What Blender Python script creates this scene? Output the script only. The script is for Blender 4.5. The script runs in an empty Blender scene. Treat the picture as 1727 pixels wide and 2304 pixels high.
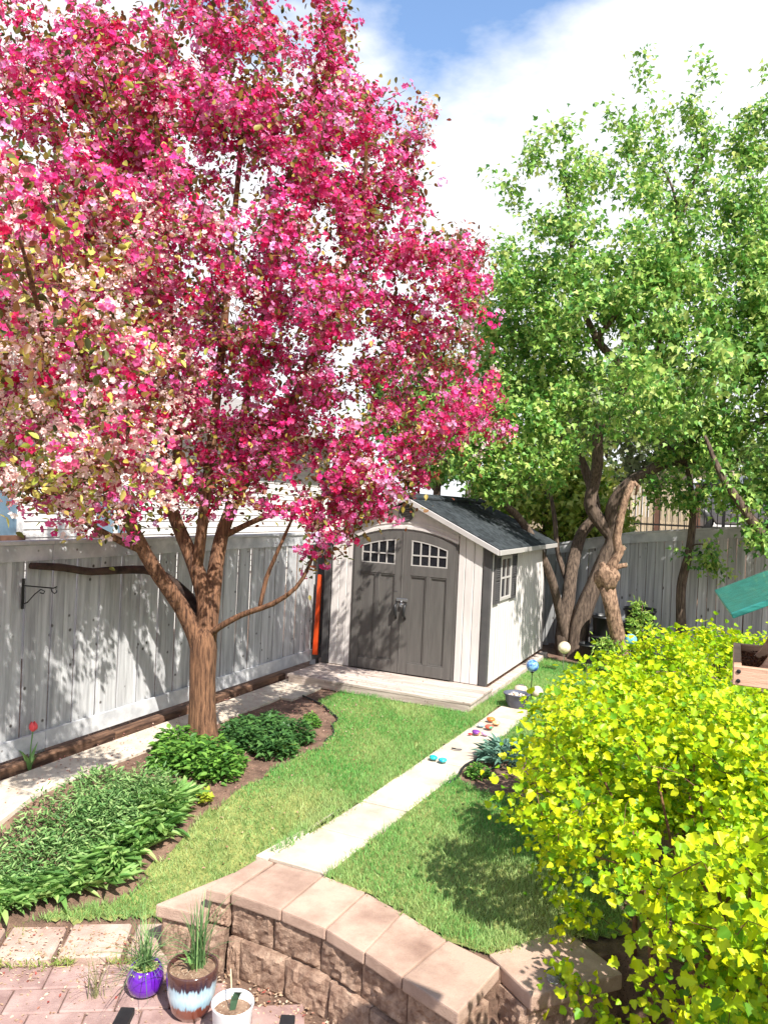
import bpy, bmesh, math, random
import numpy as np
from mathutils import Matrix, Vector

# ------------------------------------------------------------------ camera, sky, sun, exposure
scene = bpy.context.scene
COL = scene.collection
CAM = np.array([0.0, 0.0, 2.4])
TH, PH, RO = math.radians(25.0), math.radians(0.6), math.radians(2.6)
f0 = Vector((-math.sin(TH), math.cos(TH), 0)); r0 = Vector((math.cos(TH), math.sin(TH), 0)); z0 = Vector((0, 0, 1))
fw = f0 * math.cos(PH) - z0 * math.sin(PH); up = z0 * math.cos(PH) + f0 * math.sin(PH)
rx = r0 * math.cos(RO) + up * math.sin(RO); uy = up * math.cos(RO) - r0 * math.sin(RO)
cd = bpy.data.cameras.new('camera'); cam = bpy.data.objects.new('camera', cd); COL.objects.link(cam)
cam.matrix_world = Matrix(((rx.x, uy.x, -fw.x, 0), (rx.y, uy.y, -fw.y, 0), (rx.z, uy.z, -fw.z, 2.4), (0, 0, 0, 1)))
cd.sensor_fit = 'VERTICAL'; cd.sensor_height = 36.0; cd.sensor_width = 27.0; cd.lens = 26.42
cd.clip_start = 0.05; cd.clip_end = 2000
scene.camera = cam

SUN = Vector((0.76, -0.56, 1.12)).normalized()      # direction towards the sun
sd = bpy.data.lights.new('sun', 'SUN'); sd.energy = 4.9; sd.angle = math.radians(0.6); sd.color = (1.0, 0.95, 0.87)
so = bpy.data.objects.new('sun', sd); COL.objects.link(so); so.location = (20, -15, 25)
so.rotation_euler = SUN.to_track_quat('Z', 'Y').to_euler()

world = bpy.data.worlds.new('World'); scene.world = world; world.use_nodes = True
nt = world.node_tree; nt.nodes.clear()
N = nt.nodes.new; L = nt.links.new
out = N('ShaderNodeOutputWorld'); bg = N('ShaderNodeBackground'); bg.inputs['Strength'].default_value = 0.15
sky = N('ShaderNodeTexSky'); sky.sky_type = 'NISHITA'; sky.sun_disc = False
sky.sun_elevation = math.asin(SUN.z); sky.sun_rotation = math.atan2(SUN.x, SUN.y); sky.air_density = 1.1; sky.dust_density = 0.3; sky.ozone_density = 3.0
tc = N('ShaderNodeTexCoord'); mp = N('ShaderNodeMapping'); mp.inputs['Scale'].default_value = (1.0, 1.0, 2.2); mp.inputs['Location'].default_value = (2.3, 0.4, 0.0)
nz = N('ShaderNodeTexNoise'); nz.inputs['Scale'].default_value = 2.2; nz.inputs['Detail'].default_value = 7; nz.inputs['Roughness'].default_value = 0.55
sp = N('ShaderNodeSeparateXYZ'); mr = N('ShaderNodeMapRange')
mr.inputs['From Min'].default_value = 0.37; mr.inputs['From Max'].default_value = 0.56; mr.inputs['To Min'].default_value = 0.34; mr.inputs['To Max'].default_value = -0.02
ad = N('ShaderNodeMath'); ad.operation = 'ADD'; rp = N('ShaderNodeValToRGB')
rp.color_ramp.elements[0].position = 0.50; rp.color_ramp.elements[1].position = 0.64
mxs = N('ShaderNodeMix'); mxs.data_type = 'RGBA'; mxs.inputs[7].default_value = (4.2, 4.3, 4.5, 1)
L(tc.outputs['Generated'], mp.inputs[0]); L(mp.outputs[0], nz.inputs['Vector']); L(tc.outputs['Generated'], sp.inputs[0]); L(sp.outputs['Z'], mr.inputs['Value'])
L(nz.outputs[0], ad.inputs[0]); L(mr.outputs[0], ad.inputs[1]); L(ad.outputs[0], rp.inputs[0]); L(rp.outputs[0], mxs.inputs[0])
L(sky.outputs[0], mxs.inputs[6]); L(mxs.outputs[2], bg.inputs[0]); L(bg.outputs[0], out.inputs[0])

vs = scene.view_settings; vs.view_transform = 'Standard'; vs.look = 'None'; vs.exposure = 0.92; vs.gamma = 1.0; vs.use_curve_mapping = False
scene.cycles.max_bounces = 8; scene.cycles.transmission_bounces = 6; scene.cycles.transparent_max_bounces = 6
scene.cycles.use_denoising = True

rng = np.random.default_rng(7); random.seed(7)

# ------------------------------------------------------------------ helpers
def srgb(r, g, b):
    def c(v):
        v /= 255.0
        return v / 12.92 if v <= 0.04045 else ((v + 0.055) / 1.055) ** 2.4
    return (c(r), c(g), c(b))

def tag(o, label=None, cat=None, group=None, kind=None):
    if label: o['label'] = label
    if cat: o['category'] = cat
    if group: o['group'] = group
    if kind: o['kind'] = kind
    return o

def thing(name, loc, label, cat, group=None):
    o = bpy.data.objects.new(name, None); COL.objects.link(o); o.location = loc; o.empty_display_size = 0.05
    return tag(o, label, cat, group)

def place(o, parent):
    """parent a world-built mesh under a translated-only root (or a part of one)"""
    if parent is not None:
        o.parent = parent
        m = Matrix.Identity(4); p = parent
        while p is not None:
            m = p.matrix_parent_inverse @ p.matrix_basis @ m
            p = p.parent
        o.matrix_parent_inverse = m.inverted()
    return o

def link(name, me, parent=None, loc=None, rot=None, scale=None):
    o = bpy.data.objects.new(name, me); COL.objects.link(o)
    if loc is not None: o.location = loc
    if rot is not None: o.rotation_euler = rot
    if scale is not None: o.scale = scale
    return place(o, parent)

class MB:
    def __init__(s): s.v = []; s.f = []
    def quad(s, a, b, c, d):
        n = len(s.v); s.v += [tuple(a), tuple(b), tuple(c), tuple(d)]; s.f.append((n, n + 1, n + 2, n + 3)); return s
    def poly(s, pts):
        n = len(s.v); s.v += [tuple(p) for p in pts]; s.f.append(tuple(range(n, n + len(pts)))); return s
    def box(s, x0, x1, y0, y1, z0_, z1):
        n = len(s.v)
        s.v += [(x0, y0, z0_), (x1, y0, z0_), (x1, y1, z0_), (x0, y1, z0_), (x0, y0, z1), (x1, y0, z1), (x1, y1, z1), (x0, y1, z1)]
        s.f += [tuple(n + i for i in q) for q in ((0, 3, 2, 1), (4, 5, 6, 7), (0, 1, 5, 4), (1, 2, 6, 5), (2, 3, 7, 6), (3, 0, 4, 7))]
        return s
    def prism(s, pts, a, b, axis='z'):
        """polygon pts (2d) extruded from a to b along axis; x: pts=(y,z), y: pts=(x,z), z: pts=(x,y)"""
        def P(p, t): return {'x': (t, p[0], p[1]), 'y': (p[0], t, p[1]), 'z': (p[0], p[1], t)}[axis]
        n = len(s.v); k = len(pts)
        s.v += [P(p, a) for p in pts] + [P(p, b) for p in pts]
        s.f.append(tuple(n + i for i in range(k))[::-1]); s.f.append(tuple(n + k + i for i in range(k)))
        for i in range(k): s.f.append((n + i, n + (i + 1) % k, n + k + (i + 1) % k, n + k + i))
        return s
    def tube(s, pts, rad, sides=8, cap=True, wob=0.0, ridge=0.0):
        rg = [1 + random.uniform(-ridge, ridge) for _ in range(sides)]
        pts = [Vector(p) for p in pts]
        if not hasattr(rad, '__len__'): rad = [rad] * len(pts)
        n0 = len(s.v); ref = None
        for i, p in enumerate(pts):
            t = (pts[min(i + 1, len(pts) - 1)] - pts[max(i - 1, 0)])
            t = t.normalized() if t.length > 1e-9 else Vector((0, 0, 1))
            if ref is None:
                ref = t.orthogonal().normalized()
            ref = (ref - t * ref.dot(t))
            ref = ref.normalized() if ref.length > 1e-6 else t.orthogonal().normalized()
            b = t.cross(ref)
            for k in range(sides):
                a = 2 * math.pi * k / sides
                rr = rad[i] * rg[k] * (1 + (random.uniform(-wob, wob) if wob else 0))
                s.v.append(tuple(p + (ref * math.cos(a) + b * math.sin(a)) * rr))
        for i in range(len(pts) - 1):
            for k in range(sides):
                a = n0 + i * sides + k; b_ = n0 + i * sides + (k + 1) % sides
                s.f.append((a, b_, b_ + sides, a + sides))
        if cap:
            s.f.append(tuple(n0 + k for k in range(sides))[::-1]); e = n0 + (len(pts) - 1) * sides
            s.f.append(tuple(e + k for k in range(sides)))
        return s
    def lathe(s, prof, c=(0, 0, 0), seg=28):
        n0 = len(s.v); k = len(prof)
        for (r, z) in prof:
            for j in range(seg):
                a = 2 * math.pi * j / seg
                s.v.append((c[0] + r * math.cos(a), c[1] + r * math.sin(a), c[2] + z))
        for i in range(k - 1):
            for j in range(seg):
                a = n0 + i * seg + j; b = n0 + i * seg + (j + 1) % seg
                s.f.append((a, b, b + seg, a + seg))
        return s
    def mesh(s, name, m, smooth=False, bevel=0.0, seg=1):
        me = bpy.data.meshes.new(name); me.from_pydata(s.v, [], s.f)
        if bevel:
            bm = bmesh.new(); bm.from_mesh(me); bmesh.ops.remove_doubles(bm, verts=bm.verts, dist=1e-5)
            bmesh.ops.bevel(bm, geom=list(bm.edges), offset=bevel, segments=seg, affect='EDGES', profile=0.6, clamp_overlap=True)
            bm.to_mesh(me); bm.free()
        bm = bmesh.new(); bm.from_mesh(me); bmesh.ops.recalc_face_normals(bm, faces=bm.faces); bm.to_mesh(me); bm.free()
        me.materials.append(m)
        if smooth: me.polygons.foreach_set('use_smooth', [True] * len(me.polygons))
        me.update(); return me
    def build(s, name, m, parent=None, smooth=False, bevel=0.0, seg=1):
        return link(name, s.mesh(name, m, smooth, bevel, seg), parent)

# ---- materials (procedural)
MATS = {}
def material(name, c1, c2=None, rough=0.7, scale=6.0, stretch=(1, 1, 1), bump=0.0, bscale=None, metallic=0.0, piece=0.0, spec=0.4, speck=None, detail=6, coat=0.0, trans=0.0, lo=0.35, hi=0.65):
    m = bpy.data.materials.new(name); m.use_nodes = True; t = m.node_tree; n = t.nodes; l = t.links
    b = n['Principled BSDF']; b.inputs['Roughness'].default_value = rough; b.inputs['Metallic'].default_value = metallic
    b.inputs['Specular IOR Level'].default_value = spec; b.inputs['Coat Weight'].default_value = coat
    if trans: b.inputs['Transmission Weight'].default_value = trans
    c2 = c2 or c1
    tx = n.new('ShaderNodeTexCoord'); oi = n.new('ShaderNodeObjectInfo'); ma = n.new('ShaderNodeVectorMath'); ma.operation = 'SCALE'
    ma.inputs[0].default_value = (37.0, 53.0, 71.0); l.new(oi.outputs['Random'], ma.inputs['Scale'])
    va = n.new('ShaderNodeVectorMath'); va.operation = 'ADD'; l.new(tx.outputs['Object'], va.inputs[0]); l.new(ma.outputs[0], va.inputs[1])
    mpn = n.new('ShaderNodeMapping'); mpn.inputs['Scale'].default_value = stretch; l.new(va.outputs[0], mpn.inputs[0])
    no = n.new('ShaderNodeTexNoise'); no.inputs['Scale'].default_value = scale; no.inputs['Detail'].default_value = detail; no.inputs['Roughness'].default_value = 0.62
    l.new(mpn.outputs[0], no.inputs['Vector'])
    ra = n.new('ShaderNodeValToRGB'); ra.color_ramp.elements[0].position = lo; ra.color_ramp.elements[1].position = hi
    ra.color_ramp.elements[0].color = (*c1, 1); ra.color_ramp.elements[1].color = (*c2, 1); l.new(no.outputs[0], ra.inputs[0])
    src = ra.outputs[0]
    if speck:       # (colour, scale, threshold): knots, grit, chips
        vo = n.new('ShaderNodeTexVoronoi'); vo.inputs['Scale'].default_value = speck[1]; l.new(mpn.outputs[0] if len(speck) > 3 else va.outputs[0], vo.inputs['Vector'])
        rr = n.new('ShaderNodeValToRGB'); rr.color_ramp.elements[0].position = speck[2] * 0.5; rr.color_ramp.elements[1].position = speck[2]
        rr.color_ramp.elements[0].color = (1, 1, 1, 1); rr.color_ramp.elements[1].color = (0, 0, 0, 1); l.new(vo.outputs['Distance'], rr.inputs[0])
        mx = n.new('ShaderNodeMix'); mx.data_type = 'RGBA'; mx.inputs[7].default_value = (*speck[0], 1); l.new(rr.outputs[0], mx.inputs[0]); l.new(src, mx.inputs[6]); src = mx.outputs[2]
    if piece:
        hs = n.new('ShaderNodeHueSaturation'); mrn = n.new('ShaderNodeMapRange'); mrn.inputs['To Min'].default_value = 1 - piece; mrn.inputs['To Max'].default_value = 1 + piece
        l.new(oi.outputs['Random'], mrn.inputs['Value']); l.new(mrn.outputs[0], hs.inputs['Value']); l.new(src, hs.inputs['Color']); src = hs.outputs[0]
    l.new(src, b.inputs['Base Color'])
    if bump:
        n2 = n.new('ShaderNodeTexNoise'); n2.inputs['Scale'].default_value = bscale or scale * 3; n2.inputs['Detail'].default_value = 8; n2.inputs['Roughness'].default_value = 0.7
        l.new(mpn.outputs[0], n2.inputs['Vector'])
        bn = n.new('ShaderNodeBump'); bn.inputs['Strength'].default_value = bump; bn.inputs['Distance'].default_value = 0.02
        l.new(n2.outputs[0], bn.inputs['Height']); l.new(bn.outputs[0], b.inputs['Normal'])
    MATS[name] = m; return m

def leaf_material(name, trans=0.4, rough=0.5, spec=0.3, tint=(1, 1, 1)):
    """colour from the 'Col' attribute of each leaf; light passes through"""
    m = bpy.data.materials.new(name); m.use_nodes = True; t = m.node_tree; n = t.nodes; l = t.links
    b = n['Principled BSDF']; b.inputs['Roughness'].default_value = rough; b.inputs['Specular IOR Level'].default_value = spec
    at = n.new('ShaderNodeAttribute'); at.attribute_name = 'Col'
    tr = n.new('ShaderNodeBsdfTranslucent'); mx = n.new('ShaderNodeMixShader'); mx.inputs[0].default_value = trans
    tm = n.new('ShaderNodeMix'); tm.data_type = 'RGBA'; tm.blend_type = 'MULTIPLY'; tm.inputs[0].default_value = 1; tm.inputs[7].default_value = (*tint, 1)
    l.new(at.outputs['Color'], b.inputs['Base Color']); l.new(at.outputs['Color'], tm.inputs[6]); l.new(tm.outputs[2], tr.inputs['Color'])
    l.new(b.outputs[0], mx.inputs[1]); l.new(tr.outputs[0], mx.inputs[2]); l.new(mx.outputs[0], n['Material Output'].inputs['Surface'])
    MATS[name] = m; return m

M = {}
M['soil'] = material('soil', srgb(96, 74, 62), srgb(140, 112, 94), 0.95, 9, bump=0.9, bscale=60, speck=(srgb(60, 44, 36), 70, 0.25))
M['turf'] = material('turf', srgb(86, 104, 48), srgb(150, 150, 88), 0.95, 14, bump=0.6, bscale=90)
M['concrete'] = material('concrete', srgb(176, 164, 148), srgb(206, 196, 180), 0.85, 5, bump=0.25, bscale=90, piece=0.06, speck=(srgb(120, 108, 96), 160, 0.16))
M['slab'] = material('slab', srgb(164, 148, 132), srgb(214, 200, 182), 0.88, 2.6, bump=0.4, bscale=110, piece=0.08, lo=0.26, hi=0.66, speck=(srgb(140, 124, 108), 190, 0.15))
M['redpaver'] = material('redpaver', srgb(142, 114, 108), srgb(178, 150, 142), 0.85, 6, bump=0.35, bscale=80, piece=0.1, speck=(srgb(196, 164, 140), 60, 0.14))
M['tanpaver'] = material('tanpaver', srgb(156, 130, 118), srgb(196, 170, 156), 0.85, 6, bump=0.35, bscale=80, piece=0.07, speck=(srgb(140, 112, 92), 90, 0.16))
M['cap'] = material('cap', srgb(136, 108, 94), srgb(190, 162, 144), 0.9, 3.2, bump=0.5, bscale=110, piece=0.09, lo=0.25, hi=0.6, speck=(srgb(120, 92, 74), 200, 0.2))
M['block'] = material('block', srgb(124, 96, 80), srgb(190, 160, 138), 0.92, 14, bump=1.0, bscale=38, piece=0.14, speck=(srgb(96, 66, 48), 60, 0.18))
M['fence'] = material('fence', srgb(148, 149, 151), srgb(196, 197, 198), 0.8, 2.6, (6, 6, 0.45), 0.5, 9, piece=0.13, speck=(srgb(82, 78, 76), 6.5, 0.13))
M['fencetrim'] = material('fencetrim', srgb(164, 166, 170), srgb(204, 205, 206), 0.7, 3, (1.5, 1.5, 1.5), 0.2, 30, piece=0.04, speck=(srgb(108, 102, 98), 6, 0.09))
M['timber'] = material('timber', srgb(58, 40, 32), srgb(122, 92, 72), 0.9, 4, (6, 0.8, 6), 0.5, 14)
M['shedgrooveshade'] = material('shedgrooveshade', srgb(160, 155, 151), srgb(170, 165, 161), 0.6)  # groove shade painted as a greyer tone of the wall plastic
M['shedwall'] = material('shedwall', srgb(196, 190, 187), srgb(214, 209, 206), 0.55, 3, (4, 4, 0.5), 0.06, 20, piece=0.02)
M['shedgrey'] = material('shedgrey', srgb(84, 81, 79), srgb(97, 94, 91), 0.5, 3, (6, 6, 0.6), 0.06, 20)
M['sheddark'] = material('sheddark', srgb(70, 69, 70), srgb(82, 80, 80), 0.5, 4, bump=0.05)
M['raketrim'] = material('raketrim', srgb(168, 164, 162), srgb(180, 176, 174), 0.55, 4)
M['muntin'] = material('muntin', srgb(176, 172, 168), None, 0.5)
M['darkglass'] = material('darkglass', (0.012, 0.013, 0.016), (0.02, 0.02, 0.025), 0.06, 3, spec=0.6)
M['shingle'] = material('shingle', srgb(40, 44, 46), srgb(66, 71, 74), 0.95, 12, spec=0.1, bump=0.5, bscale=120, piece=0.22)
M['steel'] = material('steel', (0.55, 0.55, 0.56), (0.65, 0.65, 0.66), 0.3, 8, metallic=1.0)
M['blackmetal'] = material('blackmetal', (0.012, 0.012, 0.013), (0.02, 0.02, 0.021), 0.45, 10)
M['blackplastic'] = material('blackplastic', (0.012, 0.013, 0.014), (0.022, 0.023, 0.025), 0.4, 6, bump=0.05)
M['deck'] = material('deck', srgb(158, 142, 132), srgb(206, 192, 182), 0.85, 3, (0.6, 6, 6), 0.4, 24, piece=0.08, speck=(srgb(120, 100, 88), 14, 0.14))
M['orange'] = material('orange', srgb(214, 70, 24), srgb(226, 86, 34), 0.5, 5)
M['barkcrab'] = material('barkcrab', srgb(64, 42, 32), srgb(150, 110, 82), 0.9, 9, (6, 6, 0.6), 1.0, 14)
M['barkmaple'] = material('barkmaple', srgb(60, 49, 42), srgb(124, 106, 92), 0.9, 9, (5, 5, 0.7), 1.0, 16)
M['barkpruned'] = material('barkpruned', srgb(70, 50, 38), srgb(176, 144, 118), 0.92, 12, (3, 3, 1.2), 1.0, 26)
M['cutwood'] = material('cutwood', srgb(178, 158, 130), srgb(206, 186, 156), 0.8, 14)
M['twig'] = material('twig', srgb(84, 54, 40), srgb(128, 92, 66), 0.85, 14, bump=0.3)
M['siding'] = material('siding', srgb(222, 220, 216), srgb(232, 230, 226), 0.6, 2, (1, 0.4, 4), 0.05, 12, piece=0.015)
M['brown'] = material('brown', srgb(98, 70, 58), srgb(116, 86, 70), 0.7, 4)
M['white'] = material('white', srgb(228, 228, 226), srgb(238, 238, 236), 0.45, 4)
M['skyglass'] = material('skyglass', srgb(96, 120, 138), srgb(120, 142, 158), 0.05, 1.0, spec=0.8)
M['roofgrey'] = material('roofgrey', srgb(120, 114, 110), srgb(146, 140, 134), 0.85, 10, bump=0.4, bscale=60, piece=0.06)
M['tanslat'] = material('tanslat', srgb(176, 160, 134), srgb(200, 184, 158), 0.75, 4, (6, 6, 1), 0.1, piece=0.07)
M['asphalt'] = material('asphalt', (0.05, 0.05, 0.05), (0.075, 0.073, 0.07), 0.9, 20, bump=0.3)
M['leaf'] = leaf_material('leaf', 0.38, 0.45, 0.35)
M['hedgeleaf'] = leaf_material('hedgeleaf', 0.45, 0.42, 0.35)
M['petal'] = leaf_material('petal', 0.48, 0.6, 0.2)
M['grass'] = leaf_material('grass', 0.35, 0.5, 0.3)

# ---- instancing of small templates into ONE mesh, the nearest few as objects of their own
def frames(axis, normal):
    """rotation matrices with local y along axis, local z near normal"""
    y = axis / np.linalg.norm(axis, axis=1, keepdims=True)
    z = normal - y * np.sum(normal * y, axis=1, keepdims=True)
    ln = np.linalg.norm(z, axis=1, keepdims=True); z = np.where(ln > 1e-6, z / np.maximum(ln, 1e-6), np.array([[1.0, 0, 0]]))
    x = np.cross(y, z)
    return np.stack([x, y, z], axis=2)

def big_mesh(name, T, F, pos, R, sc, col, mat, smooth=True):
    n = len(T); k = len(pos)
    sc = np.asarray(sc); sc = sc[:, None, None] if sc.ndim == 1 else sc[:, None, :]
    V = pos[:, None, :] + np.einsum('kij,knj->kni', R, T[None] * sc)
    me = bpy.data.meshes.new(name); me.vertices.add(n * k); me.vertices.foreach_set('co', V.astype(np.float32).ravel())
    fl = np.concatenate([np.array(f) for f in F]); ft = np.array([len(f) for f in F])
    loops = (fl[None, :] + (np.arange(k) * n)[:, None]).ravel(); tot = np.tile(ft, k)
    start = np.concatenate([[0], np.cumsum(tot)[:-1]])
    me.loops.add(len(loops)); me.loops.foreach_set('vertex_index', loops.astype(np.int32))
    me.polygons.add(len(tot)); me.polygons.foreach_set('loop_start', start.astype(np.int32)); me.polygons.foreach_set('loop_total', tot.astype(np.int32))
    if smooth: me.polygons.foreach_set('use_smooth', np.ones(len(tot), bool))
    me.update(calc_edges=True)
    at = me.attributes.new('Col', 'FLOAT_COLOR', 'POINT')
    c4 = np.ones((k, n, 4), np.float32); c4[:, :, :3] = col[:, None, :] if col.ndim == 2 else col
    at.data.foreach_set('color', c4.ravel()); me.materials.append(mat)
    return me

def scatter(name, one, T, F, pos, R, sc, col, mat, parent, single=0, smooth=True, fine=None, vein=None):
    """name: the joined part; one: name for the nearest 'single' pieces, objects of their own with shared meshes"""
    pos = np.asarray(pos); sc = np.asarray(sc, float)
    if single:
        d = np.linalg.norm(pos - CAM, axis=1); q = (pos - CAM) @ np.array(fw); u = ((pos - CAM) @ np.array(rx)) / q; v = ((pos - CAM) @ np.array(uy)) / q
        score = d / np.maximum(sc if sc.ndim == 1 else sc.mean(1), 1e-6) + np.where((abs(u) < 0.5) & (abs(v) < 0.67) & (q > 0), 0, 1e6)
        pick = np.argsort(score)[:single]; rest = np.setdiff1d(np.arange(len(pos)), pick)
        cc = col[pick]; order = np.argsort(cc.sum(1)); sw = {}
        for rank, oi_ in enumerate(order):
            g = rank * 8 // len(order)
            if g not in sw:
                T1, F1 = fine or (T, F); c1_ = cc[oi_][None] if vein is None else cc[oi_][None, None, :] * vein(T1)[None, :, None]
                me = big_mesh(one, T1, F1, np.zeros((1, 3)), np.eye(3)[None], np.ones(1), c1_, mat, smooth); sw[g] = me
            i = pick[oi_]; o = bpy.data.objects.new(one, sw[g]); COL.objects.link(o)
            S = np.diag(np.full(3, sc[i]) if sc.ndim == 1 else sc[i]); A = R[i] @ S
            m4 = Matrix([[*A[0], pos[i][0]], [*A[1], pos[i][1]], [*A[2], pos[i][2]], [0, 0, 0, 1]])
            place(o, parent); o.matrix_basis = m4
    else: rest = np.arange(len(pos))
    cr_ = col[rest] if vein is None else np.clip(col[rest][:, None, :] * vein(T)[None, :, None] * (1 + rng.normal(0, 0.07, (len(rest), len(T), 1))), 0.002, 1)
    me = big_mesh(name, T, F, pos[rest], R[rest], sc[rest], cr_, mat, smooth)
    o = link(name, me, parent); o['kind'] = 'stuff'
    return o

def unit(v): return v / np.maximum(np.linalg.norm(v, axis=-1, keepdims=True), 1e-9)
def rdir(n): return unit(rng.normal(size=(n, 3)))
def mixcol(cols, n, jit=0.12, w=None):
    cols = np.array(cols); i = rng.choice(len(cols), n, p=w); j = rng.choice(len(cols), n, p=w); t = rng.random((n, 1)) * 0.5
    c = cols[i] * (1 - t) + cols[j] * t
    return np.clip(c * (1 + rng.normal(0, jit, (n, 1))), 0.001, 1)

# templates: y is the leaf axis from the stalk, z the upper face
def half_leaf(side, fold=0.28):
    """outline points (x,y) of the right half from base to tip; returns folded two-sided ngons"""
    k = len(side); T = [(0, 0, 0)] + [(x, y, abs(x) * fold - 0.16 * y * y) for x, y in side] + [(0, 1, -0.16)] + [(-x, y, abs(x) * fold - 0.16 * y * y) for x, y in side]
    return np.array(T, float), [tuple([0] + list(range(1, k + 1)) + [k + 1]), tuple([0, k + 1] + list(range(2 * k + 1, k + 1, -1)))]
LEAF_OVAL = half_leaf([(0.20, 0.16), (0.30, 0.42), (0.20, 0.75)])
LEAF_LONG = half_leaf([(0.07, 0.12), (0.13, 0.40), (0.09, 0.75)])
LEAF_MAPLE = half_leaf([(0.26, 0.05), (0.46, 0.34), (0.20, 0.46)])
LEAF_NINE_FINE = half_leaf([(0.16, -0.03), (0.42, 0.10), (0.36, 0.20), (0.54, 0.42), (0.34, 0.50), (0.28, 0.62), (0.33, 0.72), (0.13, 0.84)], 0.42)
LEAF_NINE = half_leaf([(0.20, -0.02), (0.42, 0.12), (0.52, 0.42), (0.33, 0.50), (0.30, 0.70)], 0.42)
def make_flower(np_=5):
    T = []; F = []
    for k in range(np_):
        a = 2 * math.pi * k / np_; c, s = math.cos(a), math.sin(a)
        pet = [(0, 0.04, 0.0), (-0.26, 0.30, 0.10), (0.0, 0.55, 0.24), (0.26, 0.30, 0.10)]
        n = len(T); T += [(x * c - y * s, x * s + y * c, z) for x, y, z in pet]; F.append((n, n + 1, n + 2, n + 3))
    T = np.array(T)[:, [0, 2, 1]]; T[:, 2] *= -1      # bloom axis along y
    return T, F
FLOWER = make_flower()
def make_bud():
    T = [(0, 0, 0), (0.3, 0.35, 0), (0, 0.35, 0.3), (-0.3, 0.35, 0), (0, 0.35, -0.3), (0, 0.8, 0)]
    return np.array(T, float), [(0, 2, 1), (0, 3, 2), (0, 4, 3), (0, 1, 4), (5, 1, 2), (5, 2, 3), (5, 3, 4), (5, 4, 1)]
BUD = make_bud()
BLADE = (np.array([(-0.5, 0, 0), (0.5, 0, 0), (-0.42, 0.5, 0.10), (0.42, 0.5, 0.10), (0, 1, 0.42)], float), [(0, 1, 3, 2), (2, 3, 4)])

# ---- branching: manual limbs, then twigs grown to target points
def grow_tree(root, limbs, targets, bark, sides=7, tip=0.0035, trunk_name='trunk', jitter=0.05, step=0.16, expo=2.4, limb_names=None, flare=1.0, limb_mats=None):
    """limbs: list of (pts, radii). Returns twig node arrays (pos, outward direction) for leaves."""
    nodes = []; rads = []
    for li, (pts, rr) in enumerate(limbs):
        pts = [Vector(p) for p in pts]; P = []; Q = []
        for i in range(len(pts) - 1):
            p_1 = pts[max(i - 1, 0)]; a, b = pts[i], pts[i + 1]; p2 = pts[min(i + 2, len(pts) - 1)]
            m = max(2, int((b - a).length / 0.10))
            for j in range(m):
                t = j / m; t2 = t * t; t3 = t2 * t
                P.append(0.5 * ((2 * a) + (b - p_1) * t + (2 * p_1 - 5 * a + 4 * b - p2) * t2 + (3 * a - p_1 - 3 * b + p2) * t3)); Q.append(rr[i] * (1 - t) + rr[i + 1] * t)
        P.append(pts[-1]); Q.append(rr[-1])
        if li == 0 and flare > 1:
            for i in range(len(P)):
                hgt = (P[i] - P[0]).length
                Q[i] *= 1 + (flare - 1) * math.exp(-hgt / 0.10)
        mb = MB().tube(P, Q, 30 if Q[0] > 0.1 else (16 if Q[0] > 0.04 else 8), wob=0.03 if Q[0] > 0.04 else 0.05, ridge=0.075 if Q[0] > 0.1 else 0.05)
        if limb_mats and li in limb_mats: bk = limb_mats[li]
        else: bk = bark
        nm = trunk_name if li == 0 else (limb_names[li] if limb_names else 'limb')
        mb.build(nm, bk, root, smooth=True)
        for p, q in zip(P, Q):
            if li == 0 and (p - P[0]).length < 0.8 * (P[-1] - P[0]).length: continue
            nodes.append(np.array(p)); rads.append(q)
    base = len(nodes); nodes = list(nodes); cap = list(rads)
    A = np.array(nodes); targets = np.asarray(targets)
    d0 = np.array([np.min(np.linalg.norm(A - t, axis=1)) for t in targets]); order = np.argsort(d0)
    parent = [-1] * base; buf = np.zeros((base + len(targets) * 30, 3)); buf[:base] = A; cnt = base
    chains = []
    cen = A.mean(0)
    for ti in order:
        t = targets[ti]; dv = t - buf[:cnt]; d = np.linalg.norm(dv, axis=1)
        w = d * (1 + 0.35 * np.clip(-(dv[:, 2]) / np.maximum(d, 1e-6), 0, 1))
        i = int(np.argmin(w)); a = buf[i]; ln = d[i]
        m = max(2, min(28, int(ln / step))); side = rng.normal(0, jitter * ln, 3); side[2] += 0.08 * ln
        ch = [i]; prev = i
        for k in range(1, m + 1):
            s = k / m; p = a + (t - a) * s + side * math.sin(math.pi * s) + rng.normal(0, 0.012, 3)
            buf[cnt] = p; parent.append(prev); cap.append(0); prev = cnt; ch.append(cnt); cnt += 1
        chains.append(ch)
    B = buf[:cnt]; acc = np.zeros(cnt); haskid = np.zeros(cnt, bool)
    for i in range(cnt - 1, base - 1, -1):
        if acc[i] == 0: acc[i] = tip ** expo
        acc[parent[i]] += acc[i] if not haskid[i] else acc[i]
    r = np.maximum(acc, tip ** expo) ** (1 / expo)
    mb = MB()
    for ch in chains:
        pts = [B[i] for i in ch]; rr = [min(r[i], cap[i]) if cap[i] else r[i] for i in ch]
        rr[0] = min(rr[0], rr[1] * 1.25); rr[-1] *= 0.6
        mb.tube(pts, rr, 6 if rr[0] > 0.012 else 4, cap=False)
    mb.build('twigs', bark, root, smooth=True)['kind'] = 'stuff'
    return [B[ch] for ch in chains]

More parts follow.
